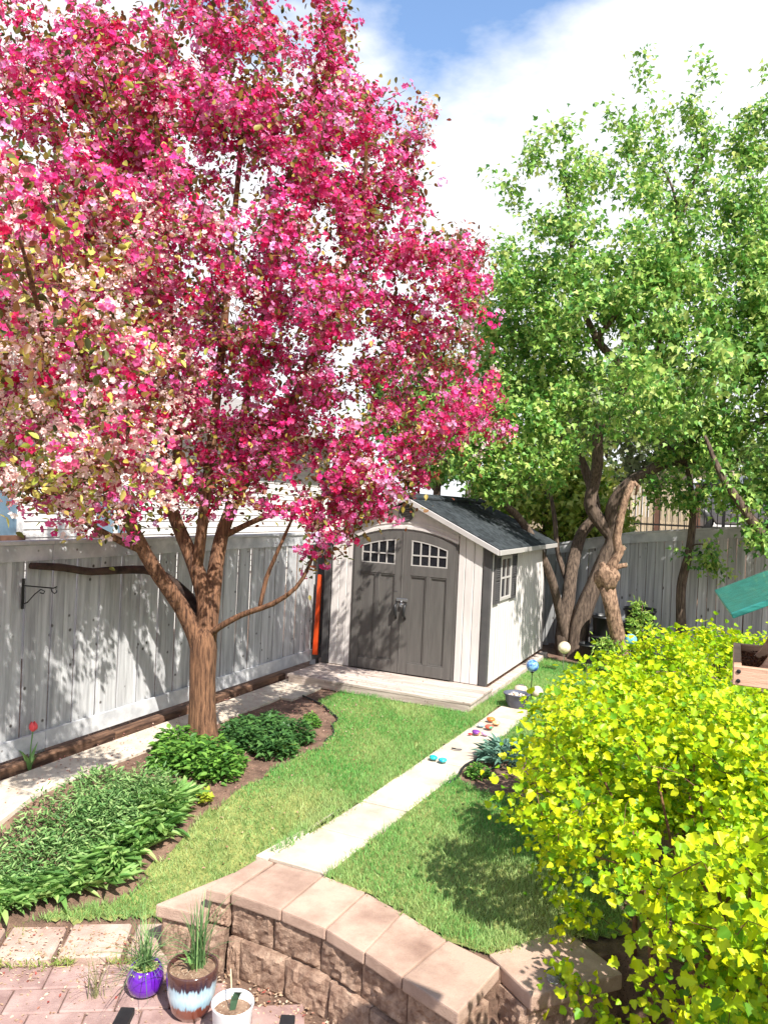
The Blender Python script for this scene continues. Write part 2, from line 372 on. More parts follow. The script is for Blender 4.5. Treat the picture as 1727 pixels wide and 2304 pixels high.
def ell_points(ells, n, shell=0.0, mind=0.0):
    """random points in a union of ellipsoids (c, r, weight); shell drops the core"""
    w = np.array([e[2] * e[1][0] * e[1][1] * e[1][2] for e in ells]); w = w / w.sum(); got = []
    tries = 0
    while len(got) < n and tries < n * 60:
        tries += 1
        e = ells[rng.choice(len(ells), p=w)]; u = rdir(1)[0] * rng.random() ** (1 / 3)
        if np.linalg.norm(u) < shell: continue
        p = np.array(e[0]) + u * np.array(e[1])
        if shell and any(np.linalg.norm((p - np.array(g[0])) / np.array(g[1])) < shell * 0.9 for g in ells if g is not e): continue
        if mind and got and np.min(np.linalg.norm(np.array(got[-400:]) - p, axis=1)) < mind * rng.uniform(0.3, 1.0): continue
        got.append(p)
    return np.array(got)

def noise2(x, y, s=1.0):
    return (np.sin(x * 1.7 * s + 1.3 * np.sin(y * 1.1 * s)) + np.sin(y * 2.3 * s + 1.7 * np.sin(x * 0.9 * s + 2)) + np.sin((x + y) * 3.1 * s)) / 3

# ------------------------------------------------------------------ terrain
ZP = -0.47                       # patio level
EA = np.array([-4.18, 3.38]); EN = np.array([-0.53, 0.848])
WALL = [(-9.0, 3.0), (-2.66, 3.86), (-2.28, 3.84), (-1.97, 3.80), (-1.67, 3.70), (-1.43, 3.60), (-1.08, 3.55), (-0.80, 3.85), (-0.45, 4.15), (0.4, 4.2), (8, 4.2)]
WX = [p[0] for p in WALL]; WY = [p[1] for p in WALL]
def sstep(t): t = np.clip(t, 0, 1); return t * t * (3 - 2 * t)
def height(x, y):
    x = np.asarray(x, float); y = np.asarray(y, float)
    s = (x - EA[0]) * EN[0] + (y - EA[1]) * EN[1]
    left = (ZP + 0.04) + (0 - ZP - 0.04) * sstep(s / 1.25)
    left = np.where(s < 0, ZP - 0.006, left)
    right = np.where(y > np.interp(x, WX, WY) + 0.15, 0.0, ZP - 0.006)
    w = sstep((x + 3.02) / 0.30)
    z = left * (1 - w) + right * w
    z = np.where((x > -2.75), right, z)
    z = np.where(y > 13.8, 2.0 * sstep((y - 13.8) / 1.6), z)
    return z

def path_l(y): return np.interp(y, [3.5, 5.1, 8.9], [-2.79, -2.62, -2.47])
def path_r(y): return np.interp(y, [4.2, 6.2, 8.9], [-2.27, -2.17, -2.08])
def bed_edge(y): return np.interp(y, [3.3, 3.9, 4.5, 6.0, 6.8, 7.3, 7.7, 8.0, 8.3], [-4.2, -3.75, -3.62, -3.56, -3.62, -3.82, -4.25, -4.75, -4.85]) + 0.035 * np.sin(y * 5.1) + 0.02 * np.sin(y * 13)
def is_lawn(x, y):
    x = np.asarray(x); y = np.asarray(y); s = (x - EA[0]) * EN[0] + (y - EA[1]) * EN[1]
    left = (x > bed_edge(y)) & (x < path_l(y) + 0.004 + 0.022 * noise2(x * 0 + 3, y, 9)) & (s > 0.03) & (y < 8.40) & (y > 3.3)
    sideb = (x > -2.74) & (x < path_l(y) - 0.02) & (y >= 8.37) & (y < 8.9)
    side = (x > -2.70) & (x < 0.4) & (y >= 8.9) & (y < 12.2)
    wl = np.interp(x, WX, WY)
    right = (x > path_r(y) - 0.004 + 0.022 * noise2(x * 0 + 7, y, 8)) & (x < 1.2) & (y > wl + 0.37) & (y < 8.95)
    inbed = ((x + 1.72) / 0.52) ** 2 + ((y - 6.75) / 0.62) ** 2 < 1
    hed = ((x - 0.1) / 0.65) ** 2 + ((y - 5.4) / 1.7) ** 2 < 1
    return left | sideb | side | (right & ~inbed & ~hed)

gx_ = np.unique(np.concatenate([np.linspace(-150, -8, 14), np.linspace(-8, 2.5, 150), np.linspace(2.5, 150, 14)]))
gy_ = np.unique(np.concatenate([np.linspace(-60, 2, 8), np.linspace(2, 5.6, 60), np.linspace(5.6, 16, 40), np.linspace(16, 400, 12)]))
X, Y = np.meshgrid(gx_, gy_); Z = height(X, Y) - 0.012 + 0.006 * noise2(X, Y, 6)
nx, ny = len(gx_), len(gy_); idx = np.arange(nx * ny).reshape(ny, nx)
me = bpy.data.meshes.new('ground')
me.from_pydata(np.stack([X, Y, Z], 2).reshape(-1, 3).tolist(), [], np.stack([idx[:-1, :-1], idx[:-1, 1:], idx[1:, 1:], idx[1:, :-1]], 2).reshape(-1, 4).tolist())
me.materials.append(M['soil']); me.update(); tag(link('ground', me), kind='structure')

# lawn sheet and grass
cs = 0.06; lx = np.arange(-4.4, 1.2, cs); ly = np.arange(3.3, 12.2, cs); X, Y = np.meshgrid(lx, ly); ok = is_lawn(X, Y)
xs, ys = X[ok], Y[ok]; mb = MB()
corn = [(-1, -1), (1, -1), (1, 1), (-1, 1)]
hz = [height(xs + a * cs / 2, ys + b * cs / 2) for a, b in corn]
vv = np.stack([np.stack([xs + a * cs / 2, ys + b * cs / 2, np.maximum(h, height(xs, ys) - 0.08) + 0.006], 1) for (a, b), h in zip(corn, hz)], 1).reshape(-1, 3)
me = bpy.data.meshes.new('lawn'); me.from_pydata(vv.tolist(), [], np.arange(len(vv)).reshape(-1, 4).tolist()); me.materials.append(M['turf']); me.update()
tag(link('lawn', me), kind='structure')

NB = 165000
px = rng.uniform(-4.4, 1.2, NB * 3); py = 3.3 + (12.2 - 3.3) * rng.random(NB * 3) ** 1.35
ok = is_lawn(px + rng.normal(0, 0.015, len(px)), py + rng.normal(0, 0.015, len(px))); px, py = px[ok][:NB], py[ok][:NB]; n = len(px)
patch = noise2(px, py, 1.6) + 0.5 * noise2(px + 3, py, 5.0) + rng.normal(0, 0.35, n)
dry = np.clip(0.30 - patch * 0.35 + np.clip((5.4 - py) * 0.16, -0.15, 0.35), 0, 1)[:, None]
cg = np.array(srgb(78, 146, 66)); cg2 = np.array(srgb(126, 184, 96)); cdry = np.array(srgb(210, 208, 146))
t = rng.random((n, 1)); colr = (cg * (1 - t) + cg2 * t) * (1 - dry * 0.75) + cdry * dry * 0.75
colr = np.clip(colr * (1 + rng.normal(0, 0.14, (n, 1))), 0.005, 1)
ax = np.stack([rng.normal(0, 0.42, n), rng.normal(0, 0.42, n), np.ones(n)], 1); nr = np.stack([rng.normal(size=n), rng.normal(size=n), 0.2 * np.ones(n)], 1)
ln = rng.uniform(0.028, 0.062, n) * (1 + 0.25 * noise2(px, py, 2.4))
sc3 = np.stack([rng.uniform(0.0034, 0.0058, n), ln, ln], 1)
T, F = BLADE
me = big_mesh('lawn_grass', T, F, np.stack([px, py, height(px, py)], 1), frames(ax, nr), sc3, colr, M['grass'])
tag(link('lawn_grass', me), 'short mown green grass with drier yellow patches', 'grass', kind='stuff')

# ------------------------------------------------------------------ paving
def slab_mesh(name, pts, z0_, z1, mat, bevel=0.006):
    return MB().prism(pts, z0_, z1).mesh(name, mat, bevel=bevel, seg=1)
path = bpy.data.objects.new('garden_path', None); COL.objects.link(path); path.location = (-2.4, 4.2, 0); tag(path, kind='structure')
ys_ = [4.24, 4.82, 5.42, 6.02, 6.62, 7.22, 7.82, 8.42, 8.95]
for i in range(len(ys_) - 1):
    a, b = ys_[i] + 0.007, ys_[i + 1] - 0.007; g = 0.006
    pts = [(float(path_l(a)), a), (float(path_r(a)), a), (float(path_r(b)), b), (float(path_l(b)), b)]
    link('slab', slab_mesh('slab', pts, -0.05, 0.012 + random.uniform(-0.003, 0.003), M['slab']), path)

for pts in ([(-2.81, 4.235), (-2.718, 4.235), (-2.66, 4.80), (-2.74, 4.80)], [(-2.73, 4.81), (-2.655, 4.81), (-2.63, 5.25), (-2.70, 5.22)]):
    link('slab', slab_mesh('slab', pts, -0.30, 0.006, M['slab']), path)
walk = bpy.data.objects.new('side_walkway', None); COL.objects.link(walk); walk.location = (-5.1, 3.4, 0); tag(walk, kind='structure')
yy = 3.35
while yy < 9.2:
    ln_ = random.uniform(0.85, 0.95); y2 = min(yy + ln_, 9.3); zz = float(height(-5.1, (yy + y2) / 2))
    m = MB(); a, b = yy + 0.004, y2 - 0.004
    za, zb = float(height(-5.1, a)), float(height(-5.1, b)); xr = -4.86 if yy < 7.6 else -4.70
    v = [(-5.30, a, za), (xr, a, za), (xr, b, zb), (-5.30, b, zb)]
    n0 = len(m.v); m.v += [(x, y, z - 0.04) for x, y, z in v] + [(x, y, z + 0.016) for x, y, z in v]
    m.f += [(0, 3, 2, 1), (4, 5, 6, 7), (0, 1, 5, 4), (1, 2, 6, 5), (2, 3, 7, 6), (3, 0, 4, 7)]
    m.build('slab', M['concrete'], walk, bevel=0.004); yy = y2

patio = bpy.data.objects.new('patio', None); COL.objects.link(patio); patio.location = (-3, 3, ZP); tag(patio, kind='structure')
# tan edging pavers beside the lawn, then red pavers in a running bond
ed = np.array([EN[1], -EN[0]])     # along the edge, to the right
sp_ = -1.9
while sp_ < 1.55:
    w_ = random.uniform(0.36, 0.44); a = sp_ + 0.018; b = sp_ + w_ - 0.018
    A_ = EA + ed * a + EN * 0.0; B_ = EA + ed * b; q = 0.36
    pts = [tuple(A_ - EN * q), tuple(B_ - EN * q), tuple(B_ - EN * random.uniform(-.01, .03)), tuple(A_ - EN * random.uniform(-.01, .03))]
    link('edging_paver', slab_mesh('edging_paver', pts, ZP - 0.06, ZP + 0.035 + random.uniform(-0.006, 0.006), M['tanpaver'], 0.012), patio); sp_ += w_
pv = slab_mesh('paver', [(-0.147, -0.102), (0.147, -0.102), (0.147, 0.102), (-0.147, 0.102)], -0.05, 0.0, M['redpaver'], 0.008)
ang = math.atan2(ed[1], ed[0]); k = 0
for r_ in range(12):
    for c_ in range(-7, 12):
        p = EA + ed * (c_ * 0.30 + (0.15 if r_ % 2 else 0)) - EN * (0.49 + r_ * 0.212)
        wy = np.interp(p[0], WX, WY)
        d = Vector((p[0], p[1], ZP - 2.4)); q = d.dot(fw)
        if q < 1.5 or abs(d.dot(rx) / q) > 0.56 or d.dot(uy) / q < -0.74: continue
        if p[1] > wy - 0.20: continue
        link('paver', pv, patio, (p[0], p[1], ZP + random.uniform(-0.004, 0.004)), (random.uniform(-.01, .01), random.uniform(-.01, .01), ang + random.uniform(-.015, .015)))

# fallen petals and grit on the patio, clover tufts in the joints
n = 11000; qx = rng.uniform(-4.6, -0.9, n); qy = rng.uniform(2.4, 4.1, n)
s_ = (qx - EA[0]) * EN[0] + (qy - EA[1]) * EN[1]; wq = np.interp(qx, WX, WY) - qy
near = np.exp(-np.clip(np.minimum(wq - 0.03, np.abs(s_ + 0.42) * 2.0 + 0.05), 0, 9) / 0.22)
ok = (s_ < -0.02) & (wq > 0.06) & (rng.random(n) < near * 0.9 + 0.10); qx, qy = qx[ok], qy[ok]; n = len(qx)
ax = np.stack([rng.normal(size=n), rng.normal(size=n), rng.normal(0, 0.25, n)], 1); nr = np.stack([rng.normal(0, .3, n), rng.normal(0, .3, n), np.ones(n)], 1)
T, F = LEAF_OVAL
me = big_mesh('fallen_petals', T, F, np.stack([qx, qy, ZP + 0.006 + 0 * qx + np.where((qx - EA[0]) * EN[0] + (qy - EA[1]) * EN[1] > -0.38, 0.038, 0)], 1), frames(ax, nr), rng.uniform(0.012, 0.026, n),
              mixcol([srgb(214, 186, 156), srgb(232, 214, 190), srgb(176, 140, 112), srgb(196, 90, 84)], n, w=[.4, .35, .2, .05]), M['petal'])
tag(link('fallen_petals', me), 'dry fallen petals scattered over the red patio', 'petals', kind='stuff')

n = 2600; qx = rng.normal(-4.5, 0.75, n); qy = rng.normal(6.2, 1.5, n); ok = (qx > -5.35) & (qx < -2.9) & (qy > 3.9) & (qy < 9.2); qx, qy = qx[ok], qy[ok]; n = len(qx)
qz = np.where((qy > 8.42) & (qx > -5.2), 0.124, np.where((qx < -4.86), height(qx, qy) + 0.02, np.where(is_lawn(qx, qy), 0.035, 0.012) + height(qx, qy)))
me = big_mesh('blossom_litter', T, F, np.stack([qx, qy, qz], 1), frames(np.stack([rng.normal(size=n), rng.normal(size=n), rng.normal(0, .25, n)], 1), np.stack([rng.normal(0, .3, n), rng.normal(0, .3, n), np.ones(n)], 1)), rng.uniform(.012, .024, n), mixcol([srgb(214, 150, 150), srgb(180, 120, 104), srgb(150, 104, 78), srgb(220, 190, 170)], n), M['petal'])
tag(link('blossom_litter', me), 'fallen blossom and dry bits under the crabapple tree', 'petals', kind='stuff')
n = 2600; kx = rng.integers(-6, 5, n); sq = rng.uniform(-0.40, 0.03, n); u_ = kx * 0.40 + 0.14 + rng.normal(0, 0.035, n)
row = rng.random(n) < 0.35; sq = np.where(row, -0.38 + rng.normal(0, 0.03, n), sq); u_ = np.where(row, rng.uniform(-1.5, 1.0, n), u_)
keep = noise2(u_ * 2, sq * 2, 2.5) > -0.1; u_, sq = u_[keep], sq[keep]; n = len(u_)
P2 = EA[None] + ed[None] * u_[:, None] + EN[None] * sq[:, None]
ax = np.stack([rng.normal(0, 0.6, n), rng.normal(0, 0.6, n), np.ones(n)], 1)
T, F = BLADE; ln = rng.uniform(0.02, 0.065, n)
me = big_mesh('joint_grass', T, F, np.stack([P2[:, 0], P2[:, 1], np.full(n, ZP + 0.005)], 1), frames(ax, rdir(n)), np.stack([rng.uniform(.004, .007, n), ln, ln], 1),
              mixcol([srgb(150, 168, 84), srgb(186, 188, 110), srgb(108, 142, 62)], n), M['grass'])
tag(link('joint_grass', me), 'tufts of grass growing in the joints of the edging pavers', 'grass', kind='stuff')

# ------------------------------------------------------------------ retaining wall
wall = thing('retaining_wall', (-1.9, 3.8, ZP), 'low curved tan block retaining wall with flat cap stones beside the patio', 'wall')
CF = [(-2.66, 3.755), (-2.29, 3.745), (-1.97, 3.705), (-1.68, 3.61), (-1.42, 3.51), (-1.07, 3.385)]
CB = [(-2.63, 4.21), (-2.28, 4.22), (-1.95, 4.17), (-1.66, 4.07), (-1.33, 3.93), (-1.00, 3.84)]
def lerp2(a, b, t): return (a[0] + (b[0] - a[0]) * t, a[1] + (b[1] - a[1]) * t)
for i in range(5):
    pts = [lerp2(CF[i], CF[i + 1], .012), lerp2(CF[i], CF[i + 1], .988), lerp2(CB[i], CB[i + 1], .988), lerp2(CB[i], CB[i + 1], .012)]
    dz = random.uniform(-0.004, 0.004)
    MB().prism(pts, -0.062 + dz, 0.010 + dz).build('cap_stone', M['cap'], wall, bevel=0.010, seg=2)
# lower cap to the left and the corner cap to the right
MB().prism([(-3.13, 3.64), (-2.825, 3.68), (-2.785, 4.20), (-2.96, 4.20)], -0.215, -0.135).build('cap_stone', M['cap'], wall, bevel=0.010, seg=2)
MB().prism([(-1.09, 3.92), (-0.80, 3.69), (-0.42, 4.10), (-0.78, 4.38)], -0.075, 0.012).build('cap_stone', M['cap'], wall, bevel=0.012, seg=2)
MB().prism([(-0.74, 3.58), (-0.30, 3.30), (0.12, 3.72), (-0.40, 4.05)], -0.29, -0.205).build('cap_stone', M['cap'], wall, bevel=0.012, seg=2)
MB().prism([(-2.815, 3.72), (-2.672, 3.735), (-2.652, 4.215), (-2.765, 4.215)], -0.066, 0.006).build('cap_stone', M['cap'], wall, bevel=0.010, seg=2)
def split_block(a, b, z0_, z1, depth=0.24):
    """block with a rough split face between front corners a and b"""
    a = np.array(a); b = np.array(b); d = b - a; ln_ = np.linalg.norm(d); t = d / ln_; nrm = np.array([t[1], -t[0]])
    NU, NV = 13, 9; m = MB()
    for j in range(NV):
        for i in range(NU):
            u = i / (NU - 1); v = j / (NV - 1); edge = min(u, 1 - u, v, 1 - v)
            o = (0.0 if edge < 0.01 else 0.014 + 0.008 * math.sin(5 * u + 9 * a[0]) * math.sin(4 * v + 7 * a[0]) + random.uniform(-0.008, 0.008)) ; p = a + d * u + nrm * o
            m.v.append((p[0], p[1], z0_ + (z1 - z0_) * v))
    for j in range(NV - 1):
        for i in range(NU - 1): q = j * NU + i; m.f.append((q, q + 1, q + NU + 1, q + NU))
    n0 = len(m.v); e0, e1 = a - nrm * depth, b - nrm * depth
    m.v += [(e0[0], e0[1], z0_), (e1[0], e1[1], z0_), (e1[0], e1[1], z1), (e0[0], e0[1], z1)]
    bot = list(range(NU)); top = [(NV - 1) * NU + i for i in range(NU)]; lf = [j * NU for j in range(NV)]; rt = [j * NU + NU - 1 for j in range(NV)]
    m.f += [tuple(top) + (n0 + 2, n0 + 3), tuple(bot[::-1]) + (n0, n0 + 1), tuple(lf) + (n0 + 3, n0), tuple(rt[::-1]) + (n0 + 1, n0 + 2), (n0, n0 + 3, n0 + 2, n0 + 1)]
    return m
def along(poly, s):
    for p, q in zip(poly, poly[1:]):
        l_ = math.dist(p, q)
        if s <= l_: return lerp2(p, q, s / l_)
        s -= l_
    return lerp2(poly[-2], poly[-1], 1 + s / math.dist(poly[-2], poly[-1]))
def shift(poly, o): return [(p[0] - 0.25 * o * (p[0] + 2.0), p[1] - o) for p in poly]
for row_, (zt, zb, o, s0) in enumerate([(-0.062, -0.262, -0.035, -0.02), (-0.266, -0.50, 0.0, -0.25)]):
    poly = shift(CF, o); s = s0
    while s < 1.62:
        w_ = random.uniform(0.315, 0.345) ; a = along(poly, max(s, 0) + 0.003); b = along(poly, min(s + w_, 1.70) - 0.003)
        if s + w_ > 0.06: split_block(a, b, zb, zt).build('wall_block', M['block'], wall)
        s += w_
for a, b, zb, zt in [((-2.805, 3.755), (-2.672, 3.77), -0.212, -0.070), ((-3.11, 3.68), (-2.90, 3.70), -0.50, -0.22), ((-2.895, 3.70), (-2.68, 3.74), -0.50, -0.22), ((-1.10, 3.90), (-0.83, 3.72), -0.28, -0.08), ((-1.13, 3.86), (-0.84, 3.68), -0.50, -0.284), ((-0.825, 3.72), (-0.5, 4.08), -0.28, -0.08),
                     ((-0.72, 3.62), (-0.33, 3.36), -0.50, -0.295), ((-0.325, 3.36), (0.1, 3.74), -0.50, -0.295)]:
    split_block(a, b, zb, zt, 0.2).build('wall_block', M['block'], wall)
MB().prism([(-1.02, 3.60), (-0.93, 3.68), (-1.02, 3.80), (-1.10, 3.72)], -0.40, -0.20).build('wall_block', M['block'], wall, bevel=0.02)

# ------------------------------------------------------------------ side fence (runs along x = -5.45)
fence = thing('wooden_fence', (-5.5, 6.0, 0), 'grey painted board fence on the left behind the pink blossoming tree', 'fence')
bw = 0.138
bmesh_board = MB().box(-0.010, 0.010, -bw / 2 + 0.0035, bw / 2 - 0.0035, 0, 1.62).mesh('board', M['fence'], bevel=0.003)
y = 2.4; i = 0
while y < 13.45:
    link('board', bmesh_board, fence, (-5.459 - (0.014 if i % 2 else 0.0) + random.uniform(-0.003, 0.003), y, 0.19 + random.uniform(-0.012, 0.0)), (random.uniform(-.006, .006), 0, random.uniform(-.03, .03)), (1, 1, 1))
    y += bw; i += 1
for a, b in [(2.3, 4.78), (4.785, 7.22), (7.225, 9.66), (9.665, 13.5)]:
    MB().box(-5.448, -5.426, a, b, 1.775, 1.915).build('top_trim', M['fencetrim'], fence, bevel=0.003)
    MB().box(-5.52, -5.405, a, b, 1.917, 1.950).build('cap_board', M['fencetrim'], fence, bevel=0.004)
    MB().box(-5.448, -5.424, a, b, 0.105, 0.265).build('bottom_trim', M['fencetrim'], fence, bevel=0.003)
for yy in (2.5, 4.78, 7.22, 9.66, 12.1):
    MB().box(-5.58, -5.482, yy - 0.045, yy + 0.045, -0.5, 1.91).build('post', M['fence'], fence)
for k_, (a, b, x_, zt) in enumerate([(3.4, 5.55, -5.40, 0.075), (5.56, 7.1, -5.41, 0.06), (7.11, 8.6, -5.40, 0.08)]):
    t = MB().box(x_ - 0.06, x_ + 0.05, a, b, -0.42 if a < 4 else -0.05, zt).build('landscape_timber', M['timber'], None, bevel=0.012)
    tag(t, ['weathered brown timber lying under the fence nearest the camera, by the tulip', 'weathered brown timber lying under the fence behind the blossoming tree trunk', 'weathered brown timber lying under the fence next to the shed platform'][k_], 'timber', 'timbers under the fence')

# ------------------------------------------------------------------ back fence (y = 13.5, climbing to the right)
bfence = thing('wooden_fence', (-1, 13.5, 0), 'grey painted board fence across the back beyond the shed and trees', 'fence')
def btop(x): return float(np.interp(x, [-5.5, -3.0, -1.6, 0.46, 4.0], [1.62, 1.80, 2.10, 2.33, 2.6]))
x = -5.4
bb = MB().box(-0.066, 0.066, -0.010, 0.010, -1, 0).mesh('board', M['fence'], bevel=0.003)
while x < 3.4:
    zt = btop(x) - 0.10; link('board', bb, bfence, (x, 13.5 + random.choice((0.0, 0.014)) + random.uniform(-0.003, 0.003), zt), (0, random.uniform(-.006, .006), 0), (1, 1, zt - 0.05)); x += 0.138
xs_ = [-5.5, -3.0, -1.6, 0.46, 3.5]
for a, b in zip(xs_, xs_[1:]):
    a += 0.002; b -= 0.002
    MB().prism([(a, btop(a) - 0.175), (b, btop(b) - 0.175), (b, btop(b) - 0.02), (a, btop(a) - 0.02)], 13.466, 13.487, 'y').build('top_trim', M['fencetrim'], bfence)
    MB().prism([(a, btop(a) - 0.018), (b, btop(b) - 0.018), (b, btop(b) + 0.016), (a, btop(a) + 0.016)], 13.45, 13.56, 'y').build('cap_board', M['fencetrim'], bfence)
    MB().box(a - 0.045, a + 0.045, 13.52, 13.61, 0, btop(a) - 0.03).build('post', M['fence'], bfence)

# ------------------------------------------------------------------ shed
SX0, SX1, SY0, SY1, SB = -5.20, -2.80, 9.30, 12.40, 0.125
CX = (SX0 + SX1) / 2; EZ, RZ = 1.93, 2.52
shed = thing('garden_shed', (CX, SY0, SB), 'pale plastic garden shed with grey arched double doors and dark shingle roof', 'shed')
def gz_(x): return EZ + (RZ - 0.07 - EZ) * (1 - abs(x - CX) / (SX1 - CX))
DX0, DX1 = -4.74, -3.27; DC = (DX0 + DX1) / 2
def arch(x, top=2.06, drop=0.15): return top - drop * ((x - DC) / ((DX1 - DX0) / 2)) ** 2
# core body (behind the boards)
MB().prism([(SX0 + .02, SB), (SX1 - .02, SB), (SX1 - .02, EZ), (CX, RZ - 0.08), (SX0 + .02, EZ)], SY0 + 0.025, SY1 - 0.02, 'y').build('wall_core', M['shedgrooveshade'], shed)
# front boards either side of the doors
def front_board(a, b):
    g = 0.0025; a += g; b -= g
    MB().prism([(a, SB), (b, SB), (b, gz_(b) - 0.02), (a, gz_(a) - 0.02)], SY0, SY0 + 0.022, 'y').build('wall_board', M['shedwall'], shed, bevel=0.006)
for a, b in [(-5.10, -4.975), (-4.975, -4.86), (-4.86, -4.775), (-3.235, -3.14), (-3.14, -3.02), (-3.02, -2.905)]: front_board(a, b)
# gable panel above the arch
NA = 12; xa = [DX0 - 0.03 + (DX1 - DX0 + 0.06) * k / NA for k in range(NA + 1)]
pts = [(x, arch(x, 2.085)) for x in xa] + [(x, gz_(x) - 0.02) for x in (xa[-1], CX, xa[0])]
MB().prism(pts, SY0 - 0.004, SY0 + 0.02, 'y').build('gable_panel', M['shedwall'], shed)
# raised arch moulding round the door
for w_, o_, d_ in [(0.035, 0.022, 0.020), (0.018, 0.10, 0.010)]:
    outer = [(x, arch(x, 2.06) + o_ + w_) for x in xa]; inner = [(x, arch(x, 2.06) + o_) for x in xa]
    MB().prism(inner + outer[::-1], SY0 - d_ - 0.005, SY0 - 0.0045, 'y').build('arch_moulding', M['shedwall'], shed)
for xx in (DX0 - 0.028, DX1 + 0.003):
    MB().box(xx, xx + 0.025, SY0 - 0.012, SY0 + 0.02, SB, arch(xx) + 0.02).build('door_jamb', M['shedgrey'], shed)
# dark corner trims
for xx in (SX0 - 0.012, SX1 - 0.088):
    MB().box(xx, xx + 0.10, SY0 - 0.016, SY0 + 0.024, SB, EZ - 0.02).build('corner_trim', M['sheddark'], shed, bevel=0.006)
MB().box(SX1 - 0.02, SX1 + 0.014, SY0 + 0.0245, SY0 + 0.055, SB, EZ - 0.02).build('corner_trim', M['sheddark'], shed, bevel=0.004)
MB().box(SX1 - 0.02, SX1 + 0.012, SY1 - 0.06, SY1, SB, EZ - 0.02).build('corner_trim', M['sheddark'], shed, bevel=0.004)
MB().box(SX0 - 0.012, SX0 + 0.02, SY0 + 0.0245, SY0 + 0.10, SB, EZ - 0.02).build('corner_trim', M['sheddark'], shed)
# side boards
sbm = MB().box(-0.022, 0, -0.052, 0.052, 0, EZ - SB - 0.03).mesh('wall_board', M['shedwall'], bevel=0.007)
n_ = 26; pw = (SY1 - SY0 - 0.12) / n_
for k in range(n_):
    link('wall_board', sbm, shed, (SX1, SY0 + 0.058 + pw * (k + 0.5), SB), None, (1, (pw - 0.016) / 0.104, 1))
# roof decks, fascia and shingles
for sgn in (1, -1):
    ex = CX + sgn * 1.33; ez = EZ - 0.045
    MB().prism([(CX, RZ - 0.05), (ex, ez - 0.05), (ex, ez - 0.01), (CX, RZ - 0.01)], SY0 - 0.08, SY1 + 0.12, 'y').build('roof_deck', M['sheddark'], shed)
    MB().prism([(CX, RZ - 0.075), (ex, ez - 0.075), (ex, ez + 0.004), (CX, RZ + 0.004)], SY0 - 0.110, SY0 - 0.082, 'y').build('rake_board', M['raketrim'], shed, bevel=0.006)
    MB().box(min(ex, ex + sgn * 0.03), max(ex, ex + sgn * 0.03), SY0 - 0.105, SY1 + 0.12, ez - 0.07, ez - 0.002).build('eave_board', M['muntin'], shed, bevel=0.005)
    sl = math.atan2(RZ - ez, abs(ex - CX)); ld = math.hypot(RZ - ez, ex - CX); nr_ = 9; cw = ld / nr_
    sh = MB().box(0, cw * 1.12, 0.004, 0.324, 0, 0.020).mesh('shingle', M['shingle'], bevel=0.002)
    for r_ in range(nr_):
        off = (r_ % 2) * 0.16; yv = SY0 - 0.10 - off
        while yv < SY1 + 0.11:
            y0_ = max(yv, SY0 - 0.10); y1_ = min(yv + 0.328, SY1 + 0.12)
            s0 = ld - (r_ + 1) * cw * 1.0
            px_ = CX + sgn * (s0) * math.cos(sl); pz_ = RZ - s0 * math.sin(sl)
            if y1_ - y0_ > 0.03:
                link('shingle', sh, shed, (px_ , y0_, pz_ + 0.002 + random.uniform(0, 0.003)), (0, (sl + 0.05) if sgn > 0 else math.pi - sl - 0.05, 0) if sgn > 0 else (0, math.pi - (sl + 0.05), 0), (1, (y1_ - y0_) / 0.328, 1 if sgn > 0 else -1))
            yv += 0.328
    MB().prism([(CX - 0.0, RZ + 0.030), (CX + sgn * 0.12, RZ - 0.028), (CX + sgn * 0.12, RZ - 0.005), (CX, RZ + 0.05)], SY0 - 0.115, SY1 + 0.13, 'y').build('ridge_cap', M['shingle'], shed)
